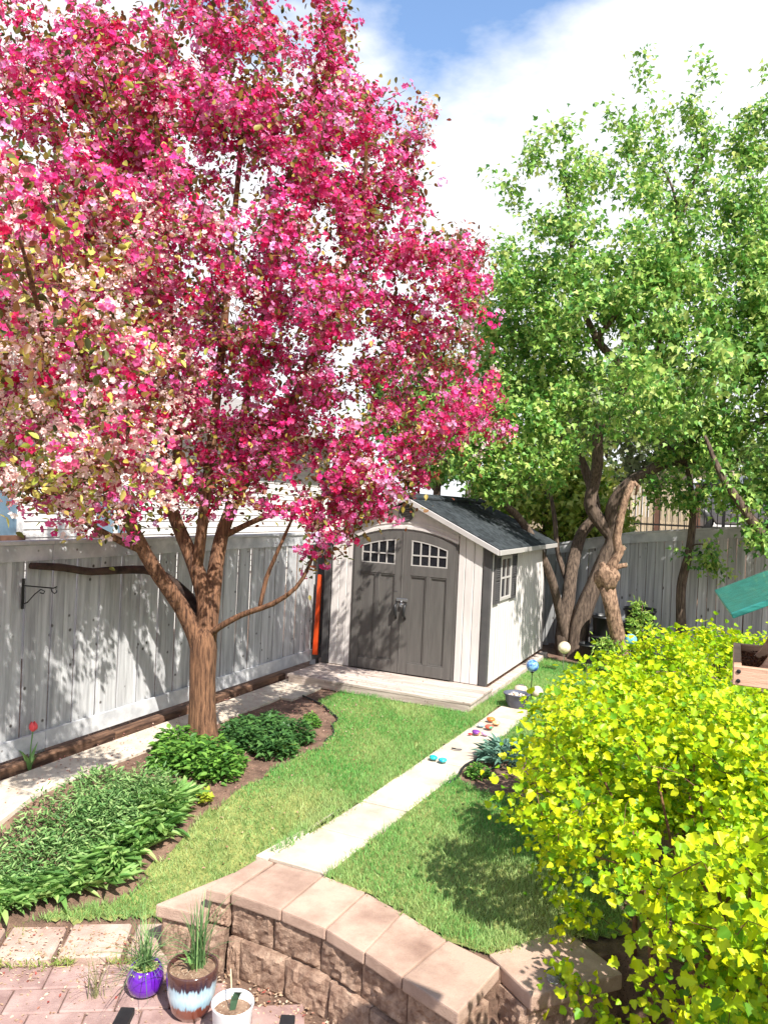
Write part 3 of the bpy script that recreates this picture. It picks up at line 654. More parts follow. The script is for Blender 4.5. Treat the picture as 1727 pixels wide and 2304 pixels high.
# doors
def make_door(a, b, hinge_left):
    d = MB(); NS = 8; xs2 = [a + (b - a) * k / NS for k in range(NS + 1)]
    d.prism([(a, SB + 0.012), (b, SB + 0.012)] + [(x, arch(x) - 0.008) for x in xs2[::-1]], SY0 - 0.004, SY0 + 0.022, 'y')
    door = d.build('door', M['shedgrey'], shed)
    yf, yb = SY0 - 0.026, SY0 - 0.0045
    st = 0.105
    def bar(x0, x1, z0_, z1, nm='rail'): MB().box(x0, x1, yf, yb, z0_, z1).build(nm, M['shedgrey'], door, bevel=0.004)
    def arched(x0, x1, lo_f, nm):
        xx = [x0 + (x1 - x0) * k / 6 for k in range(7)]
        MB().prism([(x, lo_f(x)) for x in xx] + [(x, arch(x) - 0.008) for x in xx[::-1]], yf, yb, 'y').build(nm, M['shedgrey'], door)
    arched(a, a + st, lambda x: SB + 0.012, 'stile'); arched(b - st, b, lambda x: SB + 0.012, 'stile')
    wt = lambda x: arch(x) - 0.12
    arched(a + st + .001, b - st - .001, wt, 'rail')
    bar(a + st + .001, b - st - .001, 1.46, 1.585); bar(a + st + .001, b - st - .001, SB + 0.012, 0.285)
    mid = (a + b) / 2; bar(mid - 0.03, mid + 0.03, 0.2855, 1.4595, 'panel_divider')
    for (p0, p1) in ((a + st, mid - 0.03), (mid + 0.03, b - st)):       # inner moulding of each sunk panel
        f = MB(); e = 0.014
        f.box(p0 + .002, p0 + e, yf + 0.007, yb, 0.288, 1.457); f.box(p1 - e, p1 - .002, yf + 0.007, yb, 0.288, 1.457); f.box(p0 + e, p1 - e, yf + 0.007, yb, 0.288, 0.288 + e); f.box(p0 + e, p1 - e, yf + 0.007, yb, 1.457 - e, 1.457)
        f.build('panel_moulding', M['shedgrey'], door)
    # window: four by two dark panes with pale bars
    w0, w1 = a + st + 0.012, b - st - 0.012; cols = 4; cw_ = (w1 - w0) / cols; zb_, zm = 1.60, 1.735
    for c in range(cols):
        x0, x1 = w0 + c * cw_ + 0.008, w0 + (c + 1) * cw_ - 0.008
        MB().box(x0, x1, SY0 - 0.012, SY0 - 0.0045, zb_ + 0.006, zm - 0.009).build('pane', M['darkglass'], door)
        MB().prism([(x0, zm + 0.009), (x1, zm + 0.009), (x1, wt(x1) - 0.016), ((x0 + x1) / 2, wt((x0 + x1) / 2) - 0.016), (x0, wt(x0) - 0.016)], SY0 - 0.012, SY0 - 0.0045, 'y').build('pane', M['darkglass'], door)
    for c in range(cols + 1):
        xx = w0 + c * cw_
        MB().box(xx - 0.0085, xx + 0.0085, SY0 - 0.024, SY0 - 0.0125, zb_, wt(xx) - 0.004).build('muntin', M['muntin'], door)
    MB().box(w0 - 0.008, w1 + 0.008, SY0 - 0.023, SY0 - 0.0125, zm - 0.009, zm + 0.009).build('muntin', M['muntin'], door)
    MB().box(w0 - 0.010, w1 + 0.010, SY0 - 0.025, SY0 - 0.0125, zb_ - 0.008, zb_ + 0.006).build('muntin', M['muntin'], door)
    xx = [w0 - 0.01 + (w1 - w0 + 0.02) * k / 6 for k in range(7)]
    MB().prism([(x, wt(x) - 0.017) for x in xx] + [(x, wt(x) - 0.001) for x in xx[::-1]], SY0 - 0.025, SY0 - 0.0125, 'y').build('muntin', M['muntin'], door)
    # pull handle
    hx = b - 0.06 if hinge_left else a + 0.06
    MB().tube([(hx, yf - 0.002, 1.07), (hx, yf - 0.045, 1.05), (hx + (0.01 if hinge_left else -0.01), yf - 0.05, 0.93), (hx, yf - 0.002, 0.87)], [0.016, 0.018, 0.02, 0.014], 8).build('handle', M['blackplastic'], door, smooth=True)
    return door
dl = make_door(DX0, DC - 0.012, True); dr = make_door(DC + 0.004, DX1, False)
MB().box(DC - 0.0155, DC + 0.0025, SY0 - 0.034, SY0 - 0.004, SB + 0.012, 2.045).build('astragal', M['shedgrey'], shed, bevel=0.004)
hs_ = MB().box(DC - 0.075, DC + 0.09, SY0 - 0.040, SY0 - 0.0345, 1.105, 1.145).build('hasp', M['steel'], shed, bevel=0.003)
MB().tube([(DC + 0.01, SY0 - 0.05, 1.115), (DC + 0.01, SY0 - 0.062, 1.10), (DC + 0.01, SY0 - 0.05, 1.07)], 0.005, 6).build('shackle', M['steel'], hs_)
MB().box(DC - 0.012, DC + 0.032, SY0 - 0.064, SY0 - 0.044, 1.03, 1.075).build('padlock', M['steel'], hs_, bevel=0.005)
MB().box(DX0 + 0.62, DX0 + 0.67, SY0 - 0.0285, SY0 - 0.0265, 1.225, 1.24).build('name_plate', M['sheddark'], dl)
# round gable vent
vent = MB().lathe([(0.075, -0.012), (0.105, -0.012), (0.112, 0.0), (0.105, 0.014), (0.08, 0.014), (0.075, 0.0), (0.075, -0.012)], (0, 0, 0), 28)
vent.v = [(CX + p[0], SY0 - 0.016 - p[2], 2.285 + p[1]) for p in vent.v]; vent = vent.build('gable_vent', M['sheddark'], shed, smooth=True)
for k in range(6):
    zz = 2.285 - 0.06 + k * 0.024; hw = math.sqrt(0.078 ** 2 - (zz - 2.285) ** 2)
    MB().prism([(SY0 - 0.010, zz - 0.006), (SY0 - 0.028, zz - 0.012), (SY0 - 0.028, zz - 0.006), (SY0 - 0.010, zz + 0.004)], CX - hw, CX + hw, 'x').build('vent_slat', M['shedgrey'], vent)
# side window with louvred shutters
win = MB().box(SX1 + 0.001, SX1 + 0.012, 9.74, 10.18, 1.22, 1.74).build('window', M['darkglass'], shed)
for a, b, c, d in [(9.70, 9.745, 1.18, 1.78), (10.175, 10.22, 1.18, 1.78), (9.7455, 10.1745, 1.18, 1.225), (9.7455, 10.1745, 1.735, 1.78)]:
    MB().box(SX1 + 0.001, SX1 + 0.032, a, b, c, d).build('window_frame', M['muntin'], win, bevel=0.004)
MB().box(SX1 + 0.0125, SX1 + 0.026, 9.95, 9.972, 1.2255, 1.7345).build('muntin', M['muntin'], win); MB().box(SX1 + 0.0125, SX1 + 0.025, 9.7455, 10.1745, 1.47, 1.492).build('muntin', M['muntin'], win)
for a, b in ((9.45, 9.688), (10.232, 10.50)):
    s_ = MB().box(SX1 + 0.001, SX1 + 0.010, a, b, 1.16, 1.80).build('shutter', M['sheddark'], shed)
    for q in [(a, a + 0.03, 1.16, 1.80), (b - 0.03, b, 1.16, 1.80), (a + .0305, b - .0305, 1.16, 1.20), (a + .0305, b - .0305, 1.76, 1.80), (a + .0305, b - .0305, 1.465, 1.495)]:
        MB().box(SX1 + 0.0105, SX1 + 0.030, *q).build('shutter_frame', M['sheddark'], s_)
    lv = MB().prism([(SX1 + 0.011, 0.0), (SX1 + 0.026, -0.012), (SX1 + 0.026, -0.006), (SX1 + 0.011, 0.012)], a + 0.031, b - 0.031, 'y').mesh('louvre', M['sheddark'])
    for k in range(20):
        zz = 1.222 + k * 0.027
        if not (1.45 < zz < 1.50): link('louvre', lv, s_, (0, 0, zz))
# platform
pf = thing('shed_platform', (-4.0, 8.6, 0), 'low pale wooden platform in front of the shed doors', 'platform')
for k in range(6):
    a = 8.42 + k * 0.148; 
    MB().box(-5.22, -2.70, a + 0.0015, a + 0.1465, 0.086, 0.120 + random.uniform(-.0015, .0015)).build('deck_board', M['deck'], pf, bevel=0.003)
MB().box(-5.20, -2.72, 8.425, 8.46, 0.0, 0.084).build('front_joist', M['deck'], pf, bevel=0.003)
MB().box(-5.20, -5.165, 8.4605, 9.31, 0.0, 0.084).build('side_joist', M['deck'], pf); MB().box(-2.755, -2.72, 8.4605, 9.31, 0.0, 0.084).build('side_joist', M['deck'], pf)
MB().box(-2.83, -2.70, 9.312, 12.45, -0.02, 0.075).build('skid', M['deck'], pf, bevel=0.01)
MB().box(-5.2, -2.835, 9.4, 12.45, -0.02, 0.12).build('skid', M['timber'], pf)
# orange plank in the gap
o = MB(); o.v = []; o.prism([(-5.395, 0.20), (-5.315, 0.20), (-5.30, 1.35), (-5.36, 1.35)], 9.36, 9.385, 'y'); tag(o.build('plank', M['orange'], None), 'orange plank standing between the fence and the shed', 'plank')

# ------------------------------------------------------------------ neighbour's house behind the side fence
house = thing('neighbour_house', (-9, 10, 0), 'white sided house seen over the left fence through the pink blossom', 'house')
hx = -9.0; lap = 0.115
wins = [(6.3, 7.30, 1.74, 2.5), (8.70, 9.55, 1.74, 2.35)]
sbm = {}
MB().box(hx - 6, hx - 0.02, 2.0, 16.0, -0.5, 3.85).build('wall_core', M['siding'], house)
zz = 0.9
while zz < 3.80:
    segs = [(2.0, 16.0)]
    for (a, b, c, d) in wins:
        if zz + lap > c - 0.08 and zz < d + 0.08:
            ns = []
            for (p, q) in segs:
                if p < a - 0.09 < q: ns.append((p, a - 0.09)); p = None or b + 0.09
                if p < q: ns.append((p, q))
            segs = ns
    for (p, q) in segs:

        m = MB(); m.v = []; m.prism([(hx - 0.019, zz), (hx + 0.016, zz), (hx + 0.001, zz + lap - 0.003), (hx - 0.019, zz + lap - 0.003)], p, q, 'y'); m.build('siding_board', M['siding'], house)
    zz += lap
for (a, b, c, d) in wins:
    w = MB().box(hx - 0.018, hx - 0.006, a, b, c, d).build('window', M['skyglass'], house)
    for q in [(a - .085, a, c - .07, d + .07), (b, b + .085, c - .07, d + .07), (a + .001, b - .001, d, d + .07), ((a + b) / 2 - .025, (a + b) / 2 + .025, c, d)]:
        MB().box(hx - 0.0055, hx + 0.03, *q).build('window_frame', M['white'], w)
    MB().box(hx - 0.0055, hx + 0.06, a - .1, b + .1, c - .12, c - .001).build('sill', M['brown'], w)
MB().box(hx - 0.02, hx + 0.03, 15.9, 16.02, 0.5, 3.8).build('corner_board', M['white'], house)
rf = MB().prism([(hx + 0.55, 3.78), (hx - 3, 5.0), (hx - 6.6, 3.78), (hx - 6.6, 3.70), (hx - 3, 4.9), (hx + 0.55, 3.70)], 1.6, 16.4, 'y').build('roof', M['roofgrey'], house)
MB().box(hx + 0.555, hx + 0.60, 1.6, 16.4, 3.62, 3.79).build('gutter', M['brown'], rf)
MB().box(hx + 0.03, hx + 0.55, 1.6, 16.4, 3.66, 3.69).build('soffit', M['white'], rf)

# ------------------------------------------------------------------ behind the back fence: railing, slatted fence, cars, garage
rail = thing('iron_railing', (0, 16, 2.0), 'black iron railing on the bank above the back fence', 'railing')
for zz in (2.22, 3.06): MB().box(-2.6, 3.6, 15.985, 16.015, zz, zz + 0.035).build('rail', M['blackmetal'], rail)
pk = MB().box(-0.009, 0.009, -0.009, 0.009, 2.0, 3.06).mesh('picket', M['blackmetal']); x = -2.55
while x < 3.5:
    link('picket', pk, rail, (x, 16, 0)); x += 0.118
for x in (-2.6, -0.2, 2.2): MB().box(x - 0.03, x + 0.03, 15.97, 16.03, 1.9, 3.14).build('post', M['blackmetal'], rail)
sf = thing('slatted_fence', (-1.5, 17.6, 2.0), 'tan vertical slat fence with a brown post behind the iron railing', 'fence')
ts = MB().box(-0.028, 0.028, -0.008, 0.008, 1.95, 3.06).mesh('slat', M['tanslat']); x = -6.0
while x < -0.75:
    link('slat', ts, sf, (x, 17.6 + random.uniform(-.004, .004), random.uniform(-.01, .01))); x += 0.066
for zz in (2.2, 2.85): MB().box(-6.0, -0.75, 17.61, 17.64, zz, zz + 0.06).build('rail', M['brown'], sf)
for x in (-4.9, -3.2, -1.55, -0.74): MB().box(x - 0.06, x + 0.06, 17.57, 17.66, 1.9, 3.14).build('post', M['brown'], sf)
rd = MB().box(-30, 30, 18.6, 27, 1.9, 2.015).build('road', M['asphalt']); tag(rd, kind='structure')

def make_car(loc, rz, paint, label):
    c = thing('parked_car', loc, label, 'car', 'cars parked behind the railing'); c.rotation_euler = (0, 0, rz)
    def part(m, nm, mat, par=None, **k):
        o_ = bpy.data.objects.new(nm, m.mesh(nm, mat, **k)); COL.objects.link(o_); o_.parent = par or c; return o_
    prof = [(-2.2, 0.35), (-2.22, 0.62), (-2.1, 0.86), (-1.75, 0.93), (1.0, 0.96), (1.75, 0.84), (2.15, 0.68), (2.22, 0.45), (2.15, 0.3), (1.75, 0.26), (1.62, 0.5), (1.35, 0.62), (1.08, 0.5), (0.95, 0.26), (-0.95, 0.26), (-1.08, 0.5), (-1.35, 0.62), (-1.62, 0.5), (-1.75, 0.26), (-2.1, 0.28)]
    body = part(MB().prism(prof, -0.86, 0.86, 'y'), 'body', paint, bevel=0.04, seg=2, smooth=True)
    cab = MB(); lo = [(-1.8, 0.93), (1.0, 0.95)]
    base = [(-1.85, -0.78, .92), (1.05, -0.78, .95), (1.05, 0.78, .95), (-1.85, 0.78, .92)]; top = [(-1.15, -0.60, 1.40), (0.25, -0.60, 1.42), (0.25, 0.60, 1.42), (-1.15, 0.60, 1.40)]
    cab.v = base + top; cab.f = [(0, 1, 5, 4), (1, 2, 6, 5), (2, 3, 7, 6), (3, 0, 4, 7), (4, 5, 6, 7)]
    part(cab, 'roof', paint)
    def lerp(a, b, t): return tuple(a[i] + (b[i] - a[i]) * t for i in range(3))
    def pane(i, j, u0, u1, nm):
        b0, b1, t0, t1 = base[i], base[j], top[i], top[j]
        q = [lerp(lerp(b0, b1, u), lerp(t0, t1, u), v) for u, v in ((u0, .1), (u1, .1), (u1, .88), (u0, .88))]
        cen = Vector((-0.4, 0, 1.1)); nrm = (Vector(q[1]) - Vector(q[0])).cross(Vector(q[3]) - Vector(q[0])).normalized()
        if nrm.dot(Vector(q[0]) - cen) < 0: nrm = -nrm
        m = MB(); m.quad(*[tuple(Vector(p) + nrm * 0.008) for p in q]); part(m, nm, M['darkglass'])
    for (i, j) in ((0, 1), (2, 3)):
        pane(i, j, .10, .47, 'side_window'); pane(i, j, .51, .90, 'side_window')
    pane(1, 2, .06, .94, 'windscreen'); pane(3, 0, .06, .94, 'rear_window')
    for sx in (-1.35, 1.35):
        for sy in (-0.80, 0.80):
            ty = MB().lathe([(0.20, -0.09), (0.31, -0.09), (0.33, -0.05), (0.33, 0.05), (0.31, 0.09), (0.20, 0.09), (0.20, -0.09)], (0, 0, 0), 24)
            ty.v = [(sx + p[0], sy + p[2], 0.33 + p[1]) for p in ty.v]; w_ = part(ty, 'wheel', M['blackplastic'], smooth=True)
            rm = MB().lathe([(0.0, -0.05), (0.06, -0.06), (0.20, -0.05), (0.20, 0.05), (0.06, 0.06), (0, 0.05)], (0, 0, 0), 16); rm.v = [(sx + p[0], sy + p[2], 0.33 + p[1]) for p in rm.v]
            part(rm, 'rim', M['steel'], w_)
    for sy in (-0.62, 0.62):
        part(MB().box(2.06, 2.19, sy - .2, sy + .2, .58, .72), 'headlight', M['white']); part(MB().box(-2.225, -2.12, sy - .2, sy + .2, .62, .80), 'tail_light', M['redlight'])
    return c
M['redlight'] = material('redlight', (0.4, 0.01, 0.01), None, 0.2)
M['silver'] = material('silver', (0.22, 0.23, 0.25), (0.25, 0.26, 0.28), 0.25, 3, metallic=0.4, coat=0.6)
M['redpaint'] = material('redpaint', (0.35, 0.02, 0.02), (0.38, 0.025, 0.02), 0.25, 3, coat=0.6)
make_car((0.55, 19.8, 2.015), 0.0, M['silver'], 'grey car parked behind the railing at the right')
make_car((3.6, 20.0, 2.015), 0.0, M['redpaint'], 'red car at the right edge behind the railing')
gar = thing('garage', (2, 31, 2), 'distant grey garage beyond the cars, seen through the railing', 'garage')
MB().box(-3, 9, 31, 38, 1.9, 4.3).build('wall', M['tanslat'], gar)
MB().prism([(-3.4, 4.25), (3, 5.8), (9.4, 4.25), (9.4, 4.12), (3, 5.65), (-3.4, 4.12)], 30.6, 38.4, 'y').build('roof', M['roofgrey'], gar)
for a in (-1.5, 3.8):
    g = MB().box(a, a + 3.2, 30.95, 30.995, 2.0, 3.9).build('garage_door', M['white'], gar)
    for k in range(3): MB().box(a, a + 3.2, 30.935, 30.949, 2.45 + k * 0.48, 2.48 + k * 0.48).build('panel_joint', M['roofgrey'], g)

# ------------------------------------------------------------------ trees
def spray(chains, per, reach, spread, near=None):
    """points along the outer part of each twig with the local twig direction"""
    P = []; D = []
    for ch in chains:
        seg = np.linalg.norm(np.diff(ch, axis=0), axis=1); tot = seg.sum(); cum = np.concatenate([[0], np.cumsum(seg)])
        k = max(2, int(rng.poisson(per))); s = tot - np.minimum(rng.exponential(reach * 0.45, k), min(tot, reach)); s = np.clip(s, 0, tot)
        j = np.clip(np.searchsorted(cum, s) - 1, 0, len(seg) - 1); t = (s - cum[j]) / np.maximum(seg[j], 1e-6)
        p = ch[j] + (ch[j + 1] - ch[j]) * t[:, None]; d = unit(ch[j + 1] - ch[j])
        P.append(p + rng.normal(0, spread, (k, 3))); D.append(d)
    return np.concatenate(P), np.concatenate(D)

# --- pink crabapple
crab = thing('crabapple_tree', (-4.58, 5.88, 0), 'crabapple tree covered in bright pink blossom beside the left fence', 'tree')
CL = [([(-4.56, 5.88, -0.06), (-4.59, 5.87, 0.5), (-4.60, 5.87, 0.92), (-4.60, 5.87, 1.06), (-4.60, 5.87, 1.20)], [0.140, 0.122, 0.126, 0.112, 0.045]),
      ([(-4.60, 5.87, 0.72), (-4.65, 5.83, 1.02), (-4.76, 5.71, 1.33), (-4.88, 5.44, 1.72), (-4.91, 5.21, 2.04), (-4.92, 4.99, 2.33), (-5.04, 4.55, 2.95), (-5.2, 4.1, 3.6)], [0.08, 0.086, 0.075, 0.066, 0.058, 0.05, 0.036, 0.02]),
      ([(-4.90, 5.32, 1.87), (-5.02, 5.05, 2.0), (-5.16, 4.65, 2.23), (-5.25, 4.17, 2.48), (-5.2, 3.7, 2.7)], [0.034, 0.03, 0.025, 0.02, 0.012]),
      ([(-4.585, 5.88, 0.75), (-4.59, 5.885, 1.05), (-4.61, 5.89, 1.37), (-4.70, 5.85, 1.68), (-4.82, 5.80, 1.95), (-4.96, 5.74, 2.3), (-5.0, 5.62, 2.92), (-5.25, 5.52, 4.02), (-5.5, 5.45, 5.37), (-5.6, 5.4, 6.4)], [0.09, 0.096, 0.085, 0.075, 0.066, 0.056, 0.048, 0.038, 0.024, 0.012]),
      ([(-4.57, 5.89, 1.0), (-4.58, 5.96, 1.46), (-4.62, 6.06, 1.82), (-4.58, 6.14, 2.19), (-4.4, 6.23, 2.66), (-3.96, 6.33, 3.45), (-3.62, 6.39, 4.35), (-3.37, 6.41, 5.22), (-3.3, 6.3, 6.2)], [0.09, 0.08, 0.072, 0.064, 0.055, 0.045, 0.036, 0.024, 0.012]),
      ([(-5.04, 4.55, 2.95), (-4.7, 4.1, 3.15), (-4.2, 3.6, 3.2), (-3.7, 3.1, 3.4), (-3.4, 2.7, 3.7)], [0.03, 0.026, 0.022, 0.016, 0.008]), ([(-5.16, 4.65, 2.23), (-4.7, 4.2, 2.4), (-4.2, 3.8, 2.55), (-3.7, 3.4, 2.7)], [0.022, 0.02, 0.015, 0.008]),
      ([(-4.54, 5.90, 1.06), (-4.43, 5.86, 1.14), (-4.15, 5.86, 1.30), (-3.80, 5.83, 1.44), (-3.56, 5.83, 1.61), (-3.46, 5.88, 1.82), (-3.40, 5.95, 2.1)], [0.04, 0.033, 0.028, 0.025, 0.02, 0.017, 0.01]),
      ([(-3.95, 5.85, 1.40), (-3.92, 5.89, 1.66), (-3.78, 5.85, 1.93), (-3.59, 5.83, 2.32)], [0.022, 0.02, 0.017, 0.012]),
      ([(-4.64, 5.87, 1.2), (-4.85, 5.95, 1.39), (-5.1, 5.75, 1.63), (-5.24, 5.40, 1.665), (-5.30, 5.12, 1.66), (-5.35, 4.80, 1.715), (-5.36, 4.50, 1.745)], [0.05, 0.045, 0.042, 0.038, 0.034, 0.034, 0.028]),
      ([(-4.62, 6.12, 2.0), (-4.23, 6.19, 2.2), (-3.65, 6.24, 2.41), (-3.08, 6.29, 2.61)], [0.035, 0.028, 0.022, 0.014]),
      ([(-4.96, 5.74, 2.3), (-4.7, 5.5, 3.0), (-4.5, 5.1, 3.9), (-4.3, 4.7, 4.9), (-4.2, 4.4, 5.9)], [0.045, 0.04, 0.033, 0.024, 0.012]),
      ([(-4.58, 6.14, 2.19), (-4.8, 6.6, 3.1), (-4.9, 7.0, 4.2), (-4.8, 7.2, 5.4)], [0.045, 0.04, 0.03, 0.015]),
      ([(-4.7, 5.85, 1.68), (-4.55, 5.75, 2.4), (-4.5, 5.8, 3.5), (-4.45, 5.85, 4.8), (-4.4, 5.9, 6.3)], [0.055, 0.05, 0.042, 0.03, 0.014])]
CE = [((-4.75, 5.85, 4.7), (2.0, 2.05, 2.25), 0.9), ((-2.72, 6.8, 4.5), (0.60, 0.7, 0.66), 2.0), ((-5.0, 4.3, 3.5), (1.0, 1.0, 1.1), 1.5), ((-3.05, 6.25, 2.70), (0.62, 0.7, 0.50), 2.0),
      ((-3.45, 6.5, 5.8), (0.72, 0.9, 0.9), 1.2), ((-4.35, 6.0, 6.8), (0.95, 1.1, 1.0), 1.1), ((-5.3, 4.4, 5.2), (1.0, 1.0, 1.3), 1.2), ((-3.35, 5.9, 2.12), (0.38, 0.40, 0.30), 2.2), ((-2.75, 6.6, 3.5), (0.6, 0.65, 0.6), 2.0), ((-4.9, 4.5, 2.55), (0.8, 0.6, 0.35), 1.6), ((-4.5, 5.6, 2.45), (0.8, 0.6, 0.35), 1.5), ((-5.0, 5.0, 2.3), (0.5, 0.5, 0.25), 1.6), ((-3.0, 7.75, 3.4), (0.75, 0.7, 0.65), 1.5), ((-4.0, 6.3, 2.9), (0.9, 0.8, 0.5), 1.2), ((-5.6, 4.6, 3.6), (0.9, 1.0, 0.9), 1.0), ((-3.85, 3.35, 3.1), (0.85, 0.75, 0.8), 1.5), ((-4.1, 3.3, 4.0), (0.9, 0.8, 0.7), 1.1), ((-3.75, 3.6, 2.45), (0.7, 0.55, 0.3), 1.6)]
tg = ell_points(CE, 1720, 0.40, 0.17)
ch = grow_tree(crab, CL, tg, M['barkcrab'], tip=0.0032, flare=1.35, limb_mats={9: material('shadedlimb', srgb(40, 30, 26), srgb(78, 60, 50), 0.9, 9, (1, 1, 1), 0.9, 20)})  # dead limb gets darker bark, its shade put into the colour
cp, cdir = spray(ch, 10.5, 0.75, 0.075)
def noise3(p, s_): return (np.sin(p[:, 0] * s_ + 1.7 * np.sin(p[:, 1] * s_ * .7)) + np.sin(p[:, 1] * s_ * 1.13 + 1.5 * np.sin(p[:, 2] * s_ * .8 + 1)) + np.sin(p[:, 2] * s_ * .93 + 1.6 * np.sin(p[:, 0] * s_ * .75 + 2))) / 3
keep = rng.random(len(cp)) < np.clip(0.85 + 0.9 * noise3(cp, 5.2) + 0.35 * noise3(cp, 13.0), 0.05, 1); cp = cp[keep]
pale_c = np.array([-4.25, 3.65, 2.85])
dist = np.linalg.norm((cp - pale_c) / np.array([1.15, 1.05, 1.35]), axis=1) + 0.22 * noise2(cp[:, 0] * 2 + cp[:, 2], cp[:, 1] * 2 - cp[:, 2], 1.5)
pale = rng.random(len(cp)) < np.where(dist < 1.7, np.clip(1.05 - 0.52 * dist, 0.12, 0.82), np.where(dist < 1.7, 0.25, np.where(dist < 0, 0.25, 0.055 + 0.16 * (noise2(cp[:, 0] + cp[:, 2], cp[:, 1] - cp[:, 2], 1.3) > 0.48))))
nf = 7
pk_ = cp[~pale]; n = len(pk_)
fd = rdir(n * nf); fp = np.repeat(pk_, nf, 0) + fd * np.array([[1, 1, 0.8]]) * rng.uniform(0.020, 0.060, (n * nf, 1))
crown_c = np.array([-4.5, 5.8, 4.6]); outw = unit(fp - crown_c); fax = unit(fd + 0.5 * outw + np.array([0.15, -0.15, 0.15]))
base = mixcol([srgb(230, 58, 142), srgb(216, 34, 104), srgb(242, 112, 182), srgb(250, 178, 220), srgb(190, 20, 70)], n, 0.12, [.32, .24, .22, .10, .12])
fc = np.clip(np.repeat(base, nf, 0) * (1 + rng.normal(0, 0.16, (n * nf, 1))) + rng.random((n * nf, 1)) ** 4 * np.array([[0.10, 0.18, 0.20]]), 0.002, 0.95)
T, F = FLOWER
fcol_v = fc
scatter('blossoms', 'blossom', T, F, fp, frames(fax, rdir(n * nf)), rng.uniform(0.034, 0.053, n * nf), fcol_v, M['petal'], crab, 300)
pp = cp[pale]; n = len(pp); nb = 12; fd = rdir(n * nb); bp = np.repeat(pp, nb, 0) + fd * rng.uniform(0.015, 0.075, (n * nb, 1))
bc = mixcol([srgb(250, 226, 220), srgb(252, 242, 238), srgb(246, 204, 200), srgb(236, 160, 164)], n * nb, 0.08, [.4, .3, .2, .1])
hb = rng.random(n * nb) < 0.45
scatter('pale_blossoms', 'pale_blossom', FLOWER[0], FLOWER[1], bp[hb], frames(unit(fd[hb] + np.array([0.2, -0.2, 0.1])), rdir(hb.sum())), rng.uniform(0.030, 0.046, hb.sum()), bc[hb], M['petal'], crab, 0)
bp, fd, bc = bp[~hb], fd[~hb], bc[~hb]
T, F = BUD
scatter('pale_buds', 'bud', T, F, bp, frames(unit(fd + np.array([0, 0, -0.4])), rdir(len(bp))), rng.uniform(0.016, 0.032, len(bp)), bc, M['petal'], crab, 0)
lp, ldir = spray(ch, 20, 0.7, 0.10); n = len(lp)
ld = rng.random(len(lp)) < np.clip(1.25 - 0.8 * np.linalg.norm((lp - pale_c) / np.array([1.15, 1.05, 1.35]), axis=1), 0.04, 0.8)
lc = np.where((ld & (rng.random(n) < 0.7))[:, None], mixcol([srgb(214, 210, 104), srgb(190, 194, 84), srgb(222, 206, 120), srgb(150, 168, 72)], n, 0.12), mixcol([srgb(128, 92, 56), srgb(104, 108, 52), srgb(140, 76, 58), srgb(70, 88, 44), srgb(188, 172, 80)], n, 0.14, [.24, .26, .16, .16, .18]))
T, F = LEAF_OVAL
scatter('leaves', 'leaf', T, F, lp, frames(unit(ldir * 0.5 + rdir(n) + np.array([0, 0, -0.15])), rdir(n) + np.array([0, 0, 1.2])), rng.uniform(0.040, 0.072, n) * np.where(ld, 1.1, 1.0), lc, M['leaf'], crab, 200)

